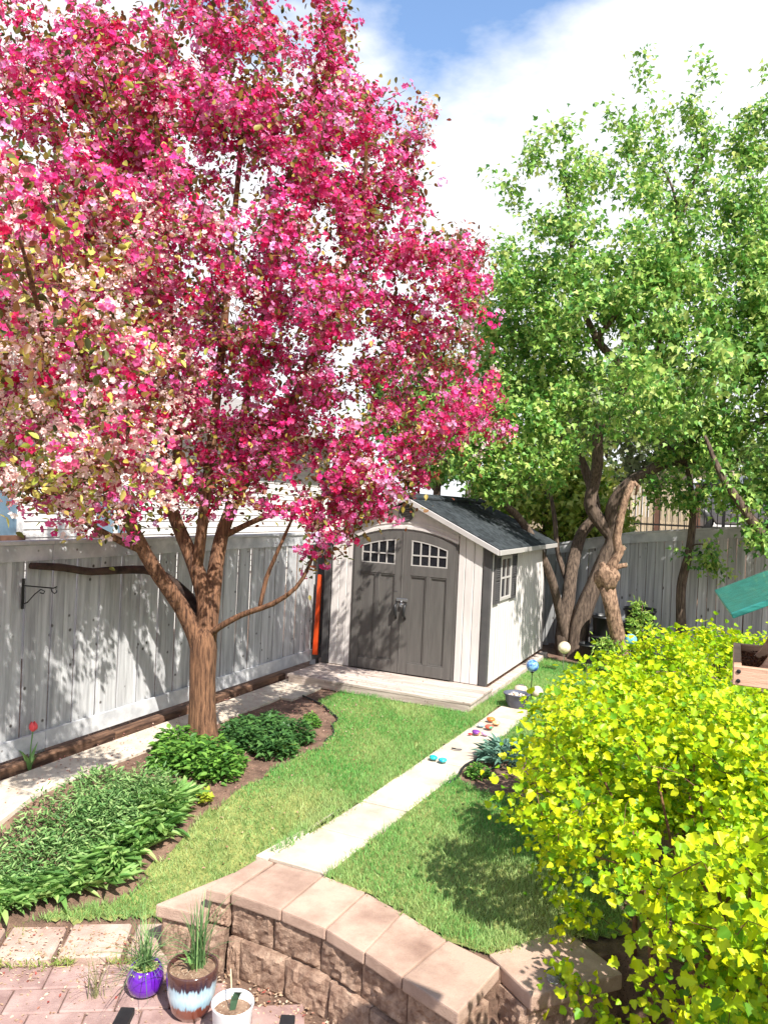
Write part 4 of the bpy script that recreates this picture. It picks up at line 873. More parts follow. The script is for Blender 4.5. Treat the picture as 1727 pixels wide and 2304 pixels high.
# --- multi-stemmed maple at the back
def leafy(root, chains, per, reach, spread, tmpl, size, cols, single, droop=0.55, name='leaves', one='leaf', mat='leaf', w=None):
    p, d = spray(chains, per, reach, spread); n = len(p)
    a = unit(d * 0.35 + rdir(n) * 0.75 + np.array([0, 0, -droop]))
    nr = rdir(n) * 0.7 + np.array([0.25, -0.3, 0.75])
    return scatter(name, one, tmpl[0], tmpl[1], p, frames(a, nr), rng.uniform(size[0], size[1], n), mixcol(cols, n, 0.13, w), M[mat], root, single)
GREENS = [srgb(124, 170, 78), srgb(92, 148, 62), srgb(164, 196, 94), srgb(208, 220, 128), srgb(66, 116, 52)]
GW = [.28, .22, .26, .16, .08]
maple = thing('maple_tree', (-2.36, 12.83, 0), 'large green multi-stemmed maple tree behind the right of the shed', 'tree')
ML = [([(-2.29, 12.81, -0.05), (-2.27, 12.82, 0.55), (-2.05, 12.94, 1.31), (-1.91, 13.0, 1.74), (-1.84, 13.05, 2.0), (-2.10, 12.93, 2.35), (-2.21, 12.88, 2.57), (-2.17, 12.9, 2.85), (-2.09, 12.72, 3.24), (-2.08, 12.62, 3.75), (-1.83, 12.63, 4.28), (-1.69, 12.59, 4.56), (-1.83, 12.42, 4.84), (-2.13, 12.28, 5.2), (-2.41, 12.16, 5.86), (-2.59, 12.08, 6.88), (-2.7, 12.0, 7.9)],
       [0.19, 0.155, 0.125, 0.12, 0.115, 0.11, 0.10, 0.095, 0.09, 0.085, 0.075, 0.07, 0.065, 0.055, 0.045, 0.03, 0.014]),
      ([(-2.40, 12.83, 0.02), (-2.55, 12.69, 0.58), (-2.69, 12.41, 1.29), (-2.92, 12.09, 1.89), (-3.14, 11.78, 2.3), (-3.41, 11.43, 2.6), (-3.57, 11.14, 2.96), (-3.98, 10.8, 3.1), (-4.4, 10.6, 3.3)], [0.085, 0.075, 0.07, 0.066, 0.06, 0.052, 0.042, 0.03, 0.014]),
      ([(-2.46, 12.84, -0.05), (-2.53, 12.81, 0.28), (-2.50, 12.94, 0.98), (-2.49, 13.06, 1.43), (-2.40, 13.25, 2.02), (-2.19, 13.35, 2.48), (-2.53, 13.3, 3.44), (-3.07, 13.15, 4.06), (-3.2, 13.1, 5.2), (-3.1, 12.9, 6.4)], [0.16, 0.135, 0.11, 0.105, 0.095, 0.085, 0.07, 0.055, 0.04, 0.016]),
      ([(-1.84, 13.05, 2.0), (-1.86, 12.93, 2.52), (-1.63, 12.93, 2.9), (-1.38, 12.94, 3.08), (-1.06, 12.98, 3.28), (-0.63, 13.07, 3.37), (-0.25, 13.14, 3.54), (0.03, 13.27, 3.8), (0.41, 13.45, 4.07), (0.9, 13.6, 4.5)], [0.10, 0.10, 0.098, 0.095, 0.09, 0.085, 0.08, 0.07, 0.06, 0.04]),
      ([(-0.58, 13.09, 3.39), (-0.83, 12.98, 4.07), (-0.96, 12.93, 4.41), (-1.21, 12.81, 4.77), (-1.22, 12.83, 5.95), (-1.08, 12.91, 7.37), (-1.4, 12.83, 8.2)], [0.058, 0.055, 0.05, 0.046, 0.036, 0.022, 0.010]),
      ([(-0.70, 13.05, 3.33), (-1.18, 13.04, 3.63), (-1.49, 13.01, 3.92), (-1.74, 12.75, 4.2)], [0.045, 0.04, 0.035, 0.03]),
      ([(-1.08, 12.91, 6.9), (-0.85, 13.05, 7.8), (-0.7, 13.15, 8.6)], [0.022, 0.016, 0.008]),
      ([(-2.13, 12.28, 5.2), (-1.7, 12.2, 5.7), (-1.3, 12.1, 6.1)], [0.045, 0.035, 0.02]),
      ([(-2.5, 13.0, 1.1), (-2.75, 13.1, 1.7), (-2.85, 13.15, 2.3), (-3.0, 13.1, 3.0)], [0.05, 0.045, 0.04, 0.025])]
ME = [((-2.12, 12.29, 5.3), (1.85, 1.6, 1.9), 1.0), ((-0.77, 13.2, 6.0), (1.6, 1.4, 2.0), 0.75), ((-3.3, 11.2, 3.35), (1.35, 1.0, 0.80), 1.2), ((-2.5, 12.11, 7.3), (1.2, 1.0, 0.9), 0.6), ((-3.45, 11.7, 7.7), (0.55, 0.45, 0.40), 0.6), ((-2.9, 11.94, 8.3), (0.55, 0.5, 0.55), 0.7),
      ((-1.75, 12.75, 8.9), (0.55, 0.5, 0.75), 0.8), ((-0.95, 13.15, 9.3), (0.55, 0.5, 0.75), 0.8), ((-1.0, 13.1, 10.0), (0.25, 0.3, 0.45), 1.0), ((-1.65, 12.75, 9.7), (0.25, 0.3, 0.40), 1.0), ((-2.02, 12.59, 8.0), (0.8, 0.8, 0.9), 0.5), ((-1.07, 13.14, 8.1), (0.85, 0.8, 0.95), 0.55), ((-1.34, 12.85, 4.1), (1.3, 1.0, 0.8), 0.5), ((-3.3, 12.2, 4.7), (0.9, 0.9, 0.9), 1.0), ((-3.55, 12.0, 5.9), (0.85, 0.8, 1.1), 0.8), ((-4.2, 11.6, 3.7), (0.9, 0.8, 0.7), 1.0), ((-4.7, 11.5, 3.2), (0.6, 0.6, 0.45), 1.0), ((-0.75, 9.6, 4.15), (0.75, 0.65, 0.42), 1.3), ((-1.1, 10.4, 3.7), (0.6, 0.6, 0.35), 1.2)]
tg = ell_points(ME, 1020, 0.30, 0.26)
tg = tg[~((tg[:, 0] > -2.3) & (tg[:, 0] < -0.2) & (tg[:, 2] > 2.9) & (tg[:, 2] < 5.3) & (tg[:, 1] > 11.2) & (rng.random(len(tg)) < 0.70))]
tg = tg[~((tg[:, 2] > 6.4) & (rng.random(len(tg)) < 0.32))]
mch = grow_tree(maple, ML, tg, M['barkmaple'], tip=0.0034, flare=1.25)
leafy(maple, mch, 46, 0.8, 0.11, LEAF_MAPLE, (0.070, 0.115), GREENS, 200, w=GW)

# --- second maple whose stem leans in from the right
rmap = thing('maple_tree', (1.6, 12.6, 0), 'green maple tree leaning in from the right edge over the back fence', 'tree')
RL = [([(1.65, 12.65, -0.05), (1.31, 12.51, 0.75), (0.97, 12.36, 1.47), (0.45, 12.12, 2.08), (0.07, 11.95, 2.63), (-0.19, 11.84, 3.01), (-0.45, 11.8, 3.6)], [0.12, 0.10, 0.09, 0.08, 0.065, 0.05, 0.02]),
      ([(0.45, 12.12, 2.1), (0.6, 12.4, 3.2), (0.5, 12.8, 4.6), (0.4, 13.2, 6.2), (0.3, 13.4, 7.6)], [0.07, 0.065, 0.055, 0.035, 0.012]),
      ([(0.6, 12.4, 3.2), (1.1, 12.6, 4.2), (1.6, 12.8, 5.5)], [0.05, 0.04, 0.02]), ([(1.31, 12.51, 0.8), (1.9, 12.2, 2.4), (2.6, 11.9, 3.8), (3.2, 11.6, 5.0)], [0.07, 0.06, 0.045, 0.02])]
RE = [((0.45, 12.6, 4.7), (1.15, 1.0, 1.9), 1.0), ((0.35, 13.4, 7.2), (0.95, 0.9, 1.5), 0.7), ((0.3, 13.4, 8.8), (0.7, 0.6, 0.7), 0.6), ((0.10, 12.4, 3.0), (0.8, 0.7, 0.55), 1.1), ((0.45, 12.2, 2.4), (0.5, 0.4, 0.35), 1.2), ((0.0, 13.5, 9.4), (0.35, 0.35, 0.5), 0.8), ((1.6, 12.8, 5.6), (1.0, 1.0, 1.5), 0.6), ((2.3, 12.0, 3.5), (1.3, 1.0, 0.9), 1.0), ((3.2, 11.6, 4.9), (1.2, 1.0, 1.0), 0.8)]
rch = grow_tree(rmap, RL, ell_points(RE, 620, 0.3, 0.24), M['barkmaple'], tip=0.0034, flare=1.2)
leafy(rmap, rch, 48, 0.8, 0.11, LEAF_MAPLE, (0.070, 0.115), GREENS, 100, w=GW)

# --- slim young tree against the back fence
slim = thing('slim_tree', (-0.69, 13.0, 0), 'slim young tree standing against the back fence right of the buckets', 'tree')
SL = [([(-0.66, 13.0, -0.05), (-0.70, 13.0, 0.6), (-0.73, 13.0, 1.28), (-0.64, 13.0, 1.86), (-0.61, 13.0, 2.42), (-0.65, 13.0, 2.82), (-0.76, 13.0, 3.43), (-0.8, 13.0, 4.2)], [0.085, 0.075, 0.07, 0.06, 0.052, 0.044, 0.03, 0.01]),
      ([(-0.63, 12.98, 2.55), (-0.49, 12.9, 2.84), (-0.34, 12.9, 3.14), (-0.2, 12.85, 3.7)], [0.04, 0.033, 0.026, 0.01]), ([(-0.62, 12.98, 1.95), (-0.45, 12.8, 2.0), (-0.30, 12.7, 1.85)], [0.016, 0.012, 0.007])]
sch = grow_tree(slim, SL, ell_points([((-0.65, 12.95, 3.6), (0.8, 0.5, 0.6), 1.0), ((-0.34, 12.75, 1.75), (0.24, 0.2, 0.36), 1.5), ((-0.95, 12.85, 1.95), (0.25, 0.2, 0.2), 1.0), ((-0.95, 12.8, 2.75), (0.5, 0.35, 0.35), 1.2)], 95, 0.0, 0.1), M['barkmaple'], tip=0.003, flare=1.2)
leafy(slim, sch, 34, 0.5, 0.08, LEAF_MAPLE, (0.060, 0.10), GREENS, 60, w=GW)

# --- pruned stump-like tree with a burl
pr = thing('pruned_tree', (-1.42, 11.67, 0), 'pruned bare tree with a knobbly burl, in front of the black buckets', 'tree')
P_ = [(-1.40, 11.68, -0.05), (-1.43, 11.67, 0.2), (-1.49, 11.64, 0.55), (-1.60, 11.59, 1.0), (-1.68, 11.56, 1.33)]
MB().tube(P_, [0.125, 0.115, 0.105, 0.10, 0.11], 22, wob=0.05, ridge=0.09).build('trunk', M['barkpruned'], pr, smooth=True)
bu = MB(); NU_, NV_ = 20, 12
for j in range(NV_ + 1):
    for i in range(NU_):
        th, ph = math.pi * j / NV_, 2 * math.pi * i / NU_
        r_ = 1 + 0.22 * math.sin(3 * ph + 2 * th) * math.sin(th) + 0.12 * math.sin(7 * ph - 3 * th) * math.sin(th) + random.uniform(-0.05, 0.05)
        bu.v.append((-1.68 + 0.165 * r_ * math.sin(th) * math.cos(ph), 11.56 + 0.15 * r_ * math.sin(th) * math.sin(ph), 1.45 + 0.19 * r_ * math.cos(th)))
for j in range(NV_):
    for i in range(NU_): a = j * NU_ + i; b = j * NU_ + (i + 1) % NU_; bu.f.append((a, b, b + NU_, a + NU_))
bu.build('burl', M['barkpruned'], pr, smooth=True)
for pts, rr in [([(-1.68, 11.57, 1.5), (-1.62, 11.59, 1.66), (-1.54, 11.63, 1.84), (-1.58, 11.61, 2.05), (-1.54, 11.64, 2.41), (-1.48, 11.67, 2.69), (-1.40, 11.72, 2.90)], [0.09, 0.075, 0.07, 0.065, 0.058, 0.052, 0.05]),
                ([(-1.63, 11.58, 1.58), (-1.51, 11.63, 1.64), (-1.43, 11.66, 1.66)], [0.045, 0.035, 0.034]), ([(-1.55, 11.62, 1.84), (-1.47, 11.65, 1.92)], [0.05, 0.04]), ([(-1.72, 11.53, 1.55), (-1.76, 11.50, 1.68)], [0.06, 0.045]),
                ([(-1.40, 11.72, 2.88), (-1.33, 11.74, 2.84), (-1.36, 11.73, 2.70)], [0.05, 0.03, 0.012])]:
    MB().tube(pts, rr, 14, wob=0.06, ridge=0.08).build('limb_stub', M['barkpruned'], pr, smooth=True)
for p, d in [((-1.425, 11.663, 1.661), (0.08, .03, .02)), ((-1.465, 11.652, 1.925), (.08, .03, .08))]:
    p = Vector(p); MB().tube([p, p + Vector(d).normalized() * 0.006], 0.033, 10).build('cut_face', M['cutwood'], pr)

# --- trees and shrubs beyond the fences
def back_tree(loc, h, r, label, cols, name='background_tree', n=260, per=26, size=(0.10, 0.17), low=0.25, cat='tree', grp='trees beyond the back fence', tall=0.5):
    t = thing(name, loc, label, cat, grp); x, y, z = loc
    lm = [([(x, y, z - 0.1), (x + 0.05, y, z + h * 0.25), (x - 0.05, y + .05, z + h * 0.55), (x, y, z + h * 0.85)], [0.05 * h ** 0.5, 0.04 * h ** 0.5, 0.025 * h ** 0.5, 0.01])]
    for k in range(5):
        a = k * 1.26 + random.random(); lm.append(([(x, y, z + h * 0.22), (x + 0.4 * r * math.cos(a), y + 0.4 * r * math.sin(a), z + h * 0.42), (x + 0.7 * r * math.cos(a), y + 0.7 * r * math.sin(a), z + h * random.uniform(.55, .75))], [0.03 * h ** .5, 0.02 * h ** .5, 0.008]))
    el = [((x, y, z + h * (1 + low) / 2), (r * .8, r * .8, h * (1 - low) / 2), 1.0)] + [((x + r * .5 * math.cos(k * 1.05), y + r * .5 * math.sin(k * 1.05), z + h * random.uniform(low + .2, .8)), (r * .5, r * .5, h * .18), 1.0) for k in range(6)]
    c = grow_tree(t, lm, ell_points(el, n, 0.35, 0.2), M['barkmaple'], tip=0.004)
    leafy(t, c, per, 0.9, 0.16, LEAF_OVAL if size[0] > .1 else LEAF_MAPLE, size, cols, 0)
    return t
YG = [srgb(150, 176, 66), srgb(186, 196, 88), srgb(112, 150, 56), srgb(204, 206, 110)]
back_tree((-3.6, 15.6, 1.6), 2.6, 1.5, 'yellow green shrub behind the shed roof beyond the back fence', YG, 'shrub', 150, 30, cat='shrub', low=0.0)
back_tree((-2.5, 15.0, 1.3), 2.2, 0.75, 'yellow green shrub behind the maple trunks beyond the back fence', YG, 'shrub', 130, 28, cat='shrub', low=0.0)
back_tree((-6.4, 16.5, 1.8), 4.6, 2.0, 'mid green tree behind the left of the shed beyond the fences', [srgb(96, 132, 56), srgb(130, 160, 70), srgb(74, 112, 48)], 'background_tree', 220, 30)
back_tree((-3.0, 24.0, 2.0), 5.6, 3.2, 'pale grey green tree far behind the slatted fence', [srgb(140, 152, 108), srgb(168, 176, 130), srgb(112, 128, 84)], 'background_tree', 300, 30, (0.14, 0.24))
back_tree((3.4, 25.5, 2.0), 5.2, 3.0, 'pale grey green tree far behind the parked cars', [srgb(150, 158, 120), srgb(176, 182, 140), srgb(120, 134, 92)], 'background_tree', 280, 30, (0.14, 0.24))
back_tree((1.6, 22.9, 2.0), 3.4, 2.2, 'mid green bush directly behind the parked cars', [srgb(110, 140, 70), srgb(146, 168, 92), srgb(84, 116, 56)], 'shrub', 170, 28, (0.12, 0.2), cat='shrub', low=0.0)
bron = thing('bronze_leaved_tree', (-4.5, 14.6, 1.0), 'thin bronze leaved tree top rising between the pink and the green tree', 'tree', 'trees beyond the back fence')
bch = grow_tree(bron, [([(-4.5, 14.6, 0.5), (-4.75, 14.4, 3.0), (-4.9, 14.3, 5.2), (-5.0, 14.2, 6.6)], [0.08, 0.07, 0.045, 0.012])],
                ell_points([((-5.0, 14.2, 7.1), (0.45, 0.45, 1.15), 1.0), ((-4.9, 14.3, 5.2), (0.9, 0.8, 1.2), 1.0)], 110, 0, 0.12), M['barkcrab'], tip=0.0035)
leafy(bron, bch, 34, 0.6, 0.10, LEAF_OVAL, (0.06, 0.10), [srgb(138, 84, 66), srgb(160, 110, 84), srgb(116, 112, 70), srgb(150, 60, 70)], 0)

# ------------------------------------------------------------------ golden hedge
hedge = thing('golden_shrub', (-0.1, 5.0, 0), 'big golden yellow leaved shrub filling the right foreground', 'shrub')
HL = []
for k in range(34):
    bx_, by_ = rng.normal(-0.05, 0.26), rng.uniform(4.15, 7.4)
    if k < 12: bx_, by_ = rng.normal(-0.22, 0.16), rng.normal(4.32, 0.16)
    if k % 5 == 4: bx_ += 0.5
    if k in (12, 13, 14, 15): bx_, by_ = rng.normal(0.25, 0.1), rng.normal(3.75, 0.1)
    tx_, ty_ = bx_ + float(np.clip(rng.normal(-0.12, 0.24), -0.34, 0.22)), by_ + float(np.clip(rng.normal(0.0, 0.2), -0.22, 0.25))
    HL.append(([(bx_, by_, -0.20 if by_ < 4.3 else -0.03), (bx_ + 0.25 * (tx_ - bx_), by_ + 0.25 * (ty_ - by_), 0.32), (tx_, ty_, rng.uniform(0.62, 0.92))], [rng.uniform(.012, .020), .011, .005]))
HE = [((-0.35, 4.62, 0.82), (0.92, 0.90, 0.54), 1.0), ((-0.45, 5.95, 0.72), (1.0, 1.10, 0.54), 1.0), ((0.05, 7.35, 0.84), (1.25, 1.05, 0.54), 1.0), ((0.55, 4.75, 0.86), (0.85, 0.95, 0.58), 1.0), ((0.7, 6.0, 0.78), (0.85, 1.1, 0.55), 1.0), ((-0.22, 3.62, 0.06), (0.36, 0.30, 0.26), 1.4), ((0.25, 3.85, 0.45), (0.5, 0.38, 0.45), 1.4), ((-0.78, 4.42, 0.25), (0.32, 0.30, 0.22), 1.0), ((-0.62, 3.98, 0.15), (0.22, 0.22, 0.16), 1.2), ((0.55, 3.7, 0.55), (0.5, 0.42, 0.5), 1.2), ((0.1, 3.55, 0.0), (0.4, 0.28, 0.2), 1.2), ((0.20, 3.10, 0.85), (0.45, 0.50, 0.50), 1.0), ((0.25, 3.2, 0.25), (0.4, 0.4, 0.35), 0.8)]
ht = ell_points(HE, 1600, 0.60, 0.07)
up_ = ht[:, 2] > 1.05; ht[up_, 2] += rng.exponential(0.05, up_.sum())
ht = ht[(ht[:, 2] > -0.15)]
drop = (ht[:, 2] < 0.42) & (np.abs(ht[:, 0] + 0.30) < 0.30) & (ht[:, 1] > 3.75) & (ht[:, 1] < 5.2); ht = ht[~drop]
hch = grow_tree(hedge, HL, ht, M['twig'], tip=0.0016, trunk_name='stem', limb_names=['stem'] * len(HL), step=0.08)
p, d = spray(hch, 31, 0.40, 0.055); n = len(p)
HC = np.array([-0.05, 5.6, 0.2]); ow = unit((p - HC) * np.array([1, 0.6, 1]))
a = unit(d * 0.5 + rdir(n) * 0.8 + ow * 0.45 + np.array([0, 0, -0.15])); nr = rdir(n) * 0.75 + ow * 0.5 + np.array([0.15, -0.2, 0.85])
hc = mixcol([srgb(212, 218, 24), srgb(184, 208, 26), srgb(148, 190, 32), srgb(226, 226, 48), srgb(104, 156, 34)], n, 0.10, [.24, .28, .24, .08, .16])
scatter('leaves', 'leaf', LEAF_NINE[0], LEAF_NINE[1], p, frames(a, nr), 0.024 + 0.036 * rng.random(n) ** 1.5, hc, M['hedgeleaf'], hedge, 300, smooth=True, fine=LEAF_NINE_FINE, vein=lambda T_: 1.12 - 0.45 * np.abs(T_[:, 0]))

# unseen taller stems added right of the view to shade the cap stones
hedge2 = hedge
HL2 = [([(0.95 + rng.normal(0, .12), 2.45 + rng.normal(0, .12), -0.5), (0.97 + rng.normal(0, .08), 2.42 + rng.normal(0, .08), 0.4), (1.0 + rng.normal(0, .12), 2.40 + rng.normal(0, .12), 1.2)], [.016, .012, .006]) for _ in range(10)]
h2 = grow_tree(hedge2, HL2, ell_points([((0.98, 2.42, 1.05), (0.46, 0.55, 0.80), 1.0)], 240, 0.4, 0.08), M['twig'], tip=0.0016, trunk_name='stem', limb_names=['stem'] * 10, step=0.08)
p, d = spray(h2, 13, 0.36, 0.05); n = len(p)
scatter('leaves', 'leaf', LEAF_NINE[0], LEAF_NINE[1], p, frames(unit(d * .5 + rdir(n)), rdir(n) + np.array([0, 0, 1.])), rng.uniform(0.045, 0.088, n), mixcol([srgb(214, 214, 46), srgb(158, 186, 44)], n, .1), M['hedgeleaf'], hedge2, 0, smooth=False)

# ------------------------------------------------------------------ low plants
def clump_mesh(name, n, tmpl, length, radius, lift, cols, curve=1.0, height_=0.0, mat='leaf', wid=1.0):
    T, F = tmpl; T = T.copy(); T[:, 2] += -0.22 * curve * T[:, 1] ** 2; T[:, 0] *= wid
    a = rng.uniform(0, 2 * math.pi, n); r = radius * np.sqrt(rng.random(n)); h = height_ * rng.random(n) * (1 - (r / max(radius, 1e-6)) ** 2 * 0.6)
    pos = np.stack([r * np.cos(a), r * np.sin(a), h], 1)
    az = a + rng.normal(0, 0.7, n); el = np.clip(rng.normal(lift, 0.35, n), -0.2, 2.5)
    ax = np.stack([np.cos(az), np.sin(az), el], 1)
    return big_mesh(name, T, F, pos, frames(ax, np.stack([-0.3 * np.cos(az), -0.3 * np.sin(az), np.ones(n)], 1) + rng.normal(0, .3, (n, 3))), rng.uniform(length * 0.6, length * 1.15, n), mixcol(cols, n, 0.12), M[mat])
def put(name, me, spots, label, cat, group, zoff=0.0, smin=0.8, smax=1.2):
    for (x, y) in spots:
        s_ = random.uniform(smin, smax)
        o = link(name, me[random.randrange(len(me))], None, (x, y, float(height(x, y)) + zoff), (0, 0, random.uniform(0, 6.28)), (s_, s_, s_ * random.uniform(.85, 1.1))); tag(o, label, cat, group)
bladed = [clump_mesh('bladed_clump', 95, LEAF_LONG, 0.150, 0.13, 0.85, [srgb(120, 164, 86), srgb(148, 186, 106), srgb(94, 138, 72), srgb(176, 204, 124)], 1.3, 0.06, wid=1.0) for _ in range(3)]
mound = [clump_mesh('leafy_mound', 420, LEAF_OVAL, 0.06, 0.17, 0.35, [srgb(98, 146, 60), srgb(128, 172, 74), srgb(72, 118, 50)], 0.4, 0.20) for _ in range(3)]
darkm = [clump_mesh('dark_leafy_mound', 420, LEAF_MAPLE, 0.06, 0.17, 0.35, [srgb(74, 116, 60), srgb(98, 140, 74), srgb(58, 96, 52)], 0.4, 0.20) for _ in range(3)]
golden = [clump_mesh('yellow_seedling', 46, LEAF_OVAL, 0.06, 0.05, 0.6, [srgb(196, 200, 70), srgb(168, 186, 62)], 0.4, 0.10) for _ in range(2)]
def ordinal(k): return ['first', 'second', 'third', 'fourth', 'fifth', 'sixth', 'seventh', 'eighth', 'ninth', 'tenth', 'eleventh', 'twelfth', 'thirteenth', 'fourteenth', 'fifteenth', 'sixteenth'][k]
def put_row(name, me, spots, label, cat, group, smin=.8, smax=1.2):
    for k, sp_1 in enumerate(spots): put(name, me, [sp_1], label % ordinal(k), cat, group, 0.0, smin, smax)
sp = []
for k in range(16):
    y_ = 3.36 + 1.42 * k / 15 + random.uniform(-.03, .03); sp.append((float(bed_edge(y_)) - random.uniform(0.24, 0.36), y_))
put_row('bladed_clump', bladed, sp, 'clump of long bladed green leaves on the lawn edge, %s from the patio', 'plant', 'bladed clumps along the lawn edge', 1.0, 1.25)
# the feathery planting behind them reads as one mass
ps, ls = [], []
for k in range(38):
    y_ = random.uniform(3.5, 4.75); x_ = random.uniform(-4.62, -3.98)
    if x_ < float(bed_edge(y_)) - 0.30: ps.append((x_, y_))
n = 220 * len(ps); ci = rng.integers(0, len(ps), n); C2 = np.array(ps)[ci]; a = rng.uniform(0, 6.283, n); r = 0.21 * np.sqrt(rng.random(n))
px, py = C2[:, 0] + r * np.cos(a), C2[:, 1] + r * np.sin(a); hh = rng.random(n) * (0.20 + 0.05 * np.sin(ci * 2.1)) * (1 - (r / 0.21) ** 2 * 0.6)
az = a + rng.normal(0, .9, n); T, F = LEAF_LONG
me = big_mesh('feathery_plants', T, F, np.stack([px, py, height(px, py) + hh], 1), frames(np.stack([np.cos(az), np.sin(az), rng.normal(.5, .4, n)], 1), np.stack([rng.normal(0, .5, n), rng.normal(0, .5, n), np.ones(n)], 1)), rng.uniform(0.035, 0.062, n), mixcol([srgb(104, 146, 82), srgb(136, 172, 104), srgb(82, 122, 66), srgb(164, 192, 124)], n), M['leaf'])
tag(link('feathery_plants', me), 'feathery green ground cover between the bladed clumps and the side walkway', 'ground cover', kind='stuff')
put_row('leafy_mound', mound, [(-4.62, 5.58), (-4.44, 5.46), (-4.40, 5.22), (-4.20, 5.55), (-4.16, 5.28), (-3.98, 5.44), (-3.90, 5.25)], 'bright green leafy mound at the foot of the blossoming tree, %s from the fence', 'plant', 'green mounds at the tree foot', 1.0, 1.3)
put_row('dark_leafy_mound', darkm, [(-4.46, 6.42), (-4.36, 6.15), (-4.28, 6.65), (-4.14, 6.05), (-4.10, 6.42), (-3.95, 6.22), (-3.86, 6.45), (-3.82, 6.02)], 'dark green leafy mound right of the tree trunk, %s from the fence', 'plant', 'dark mounds right of the tree', 0.95, 1.25)
put_row('yellow_seedling', golden, [(-3.72, 4.86), (-3.74, 6.08)], 'small yellow green seedling on the edge of the left bed, %s from the patio', 'plant', 'yellow seedlings')
put('leafy_mound', mound, [(-3.98, 6.98)], 'small pale green plant on bare soil near the lawn corner of the left bed', 'plant', None, smin=.5, smax=.5)
put('leafy_mound', mound, [(-4.10, 7.14)], 'tiny green plant beside the black edging at the end of the left bed', 'plant', None, smin=.45, smax=.45)
# bed edging of black plastic
def ribbon_pts(f, a, b, n): return [f(a + (b - a) * k / n) for k in range(n + 1)]
e1 = MB().tube(ribbon_pts(lambda y_: (float(bed_edge(y_)) - 0.015, y_, 0.004), 6.6, 8.1, 24), 0.011, 6).build('bed_edging', M['blackplastic'], None, smooth=True); tag(e1, 'black plastic edging round the end of the left flower bed', 'edging')
e2 = MB().tube([(-2.14 + 0.02 * math.sin(k), 6.15 + 0.1 * k, 0.012) for k in range(11)], 0.013, 6).build('bed_edging', M['blackplastic'], None, smooth=True); tag(e2, 'black plastic edging between the path and the small right bed', 'edging')
blue = [clump_mesh('blue_clump', 260, LEAF_LONG, 0.10, 0.14, 0.7, [srgb(110, 150, 132), srgb(136, 172, 152), srgb(84, 122, 108)], 0.8, 0.14)]
put('blue_green_clump', blue, [(-1.90, 6.98)], 'blue green leafy clump in the small bed beside the path', 'plant', None, smin=1.3, smax=1.3)
put('blue_green_clump', blue, [(-1.62, 7.35)], 'small blue green clump half hidden behind the golden shrub leaves', 'plant', None, smin=.9, smax=.9)
put('leafy_mound', mound, [(-1.98, 6.50)], 'small light green weed on the soil in front of the blue green clump', 'plant', None, smin=.6, smax=.6)
# tulip by the fence
tul = thing('tulip', (-5.34, 4.55, 0), 'single pink tulip in front of the left fence', 'tulip')
def ribbon(pts, w, nrm=(0, 0, 1)):
    m = MB(); P = [Vector(p) for p in pts]
    for i, p in enumerate(P):
        t = (P[min(i + 1, len(P) - 1)] - P[max(i - 1, 0)]).normalized(); s_ = t.cross(Vector(nrm)); s_ = s_.normalized() if s_.length > 1e-4 else Vector((1, 0, 0))
        ww = w * (0.55 + 0.45 * math.sin(math.pi * min(1, (i + 0.6) / len(P)))) * (1 if i < len(P) - 1 else 0.08)
        m.v += [tuple(p - s_ * ww), tuple(p + s_ * ww)]
    for i in range(len(P) - 1): m.f.append((2 * i, 2 * i + 1, 2 * i + 3, 2 * i + 2))
    return m
M['stemgreen'] = material('stemgreen', srgb(92, 132, 70), srgb(120, 156, 88), 0.5, 8); M['tulippink'] = material('tulippink', srgb(226, 62, 74), srgb(236, 96, 100), 0.5, 10)
MB().tube([(-5.34, 4.55, -0.05), (-5.335, 4.55, 0.18), (-5.325, 4.56, 0.34)], [0.006, 0.005, 0.005], 6).build('stem', M['stemgreen'], tul, smooth=True)
for k in range(4):
    a = k * 1.57 + .4; ribbon([(-5.34, 4.55, 0.0), (-5.34 + .05 * math.cos(a), 4.55 + .05 * math.sin(a), 0.12), (-5.34 + .13 * math.cos(a), 4.55 + .13 * math.sin(a), 0.20)], 0.016, (math.cos(a), math.sin(a), 0.3)).build('leaf', M['stemgreen'], tul)
tm = MB()
for k in range(6):
    a = k * math.pi / 3; c, s_ = math.cos(a), math.sin(a); b = len(tm.v)
    for (r_, w_, z_) in ((0.006, 0.008, 0.33), (0.030, 0.020, 0.355), (0.031, 0.018, 0.385), (0.020, 0.004, 0.412)):
        tm.v += [(-5.325 + r_ * c - w_ * s_, 4.56 + r_ * s_ + w_ * c, z_), (-5.325 + r_ * c + w_ * s_, 4.56 + r_ * s_ - w_ * c, z_)]
    for i in range(3): tm.f.append((b + 2 * i, b + 2 * i + 1, b + 2 * i + 3, b + 2 * i + 2))
tm.build('flower', M['tulippink'], tul, smooth=True)
# upright young shrub by the buckets
ys2 = thing('young_shrub', (-1.25, 11.9, 0), 'upright young green shrub in front of the black buckets', 'shrub')
c_ = grow_tree(ys2, [([(-1.25, 11.9, 0), (-1.22, 11.9, 0.5), (-1.2, 11.9, 1.05)], [.012, .009, .004])], ell_points([((-1.22, 11.9, 0.72), (0.20, 0.18, 0.48), 1)], 46, 0, .05), M['twig'], tip=.002)
leafy(ys2, c_, 14, .25, .03, LEAF_LONG, (.06, .10), [srgb(140, 176, 72), srgb(104, 148, 58), srgb(170, 192, 90)], 0, droop=-0.1)
ys3 = thing('young_shrub', (-1.62, 11.5, 0), 'low green sprouts round the foot of the pruned tree', 'shrub')
c_ = grow_tree(ys3, [([(-1.6, 11.5, 0), (-1.62, 11.5, 0.25), (-1.6, 11.5, 0.5)], [.01, .008, .004])], ell_points([((-1.6, 11.48, 0.38), (0.24, 0.12, 0.24), 1)], 30, 0, .05), M['twig'], tip=.002)
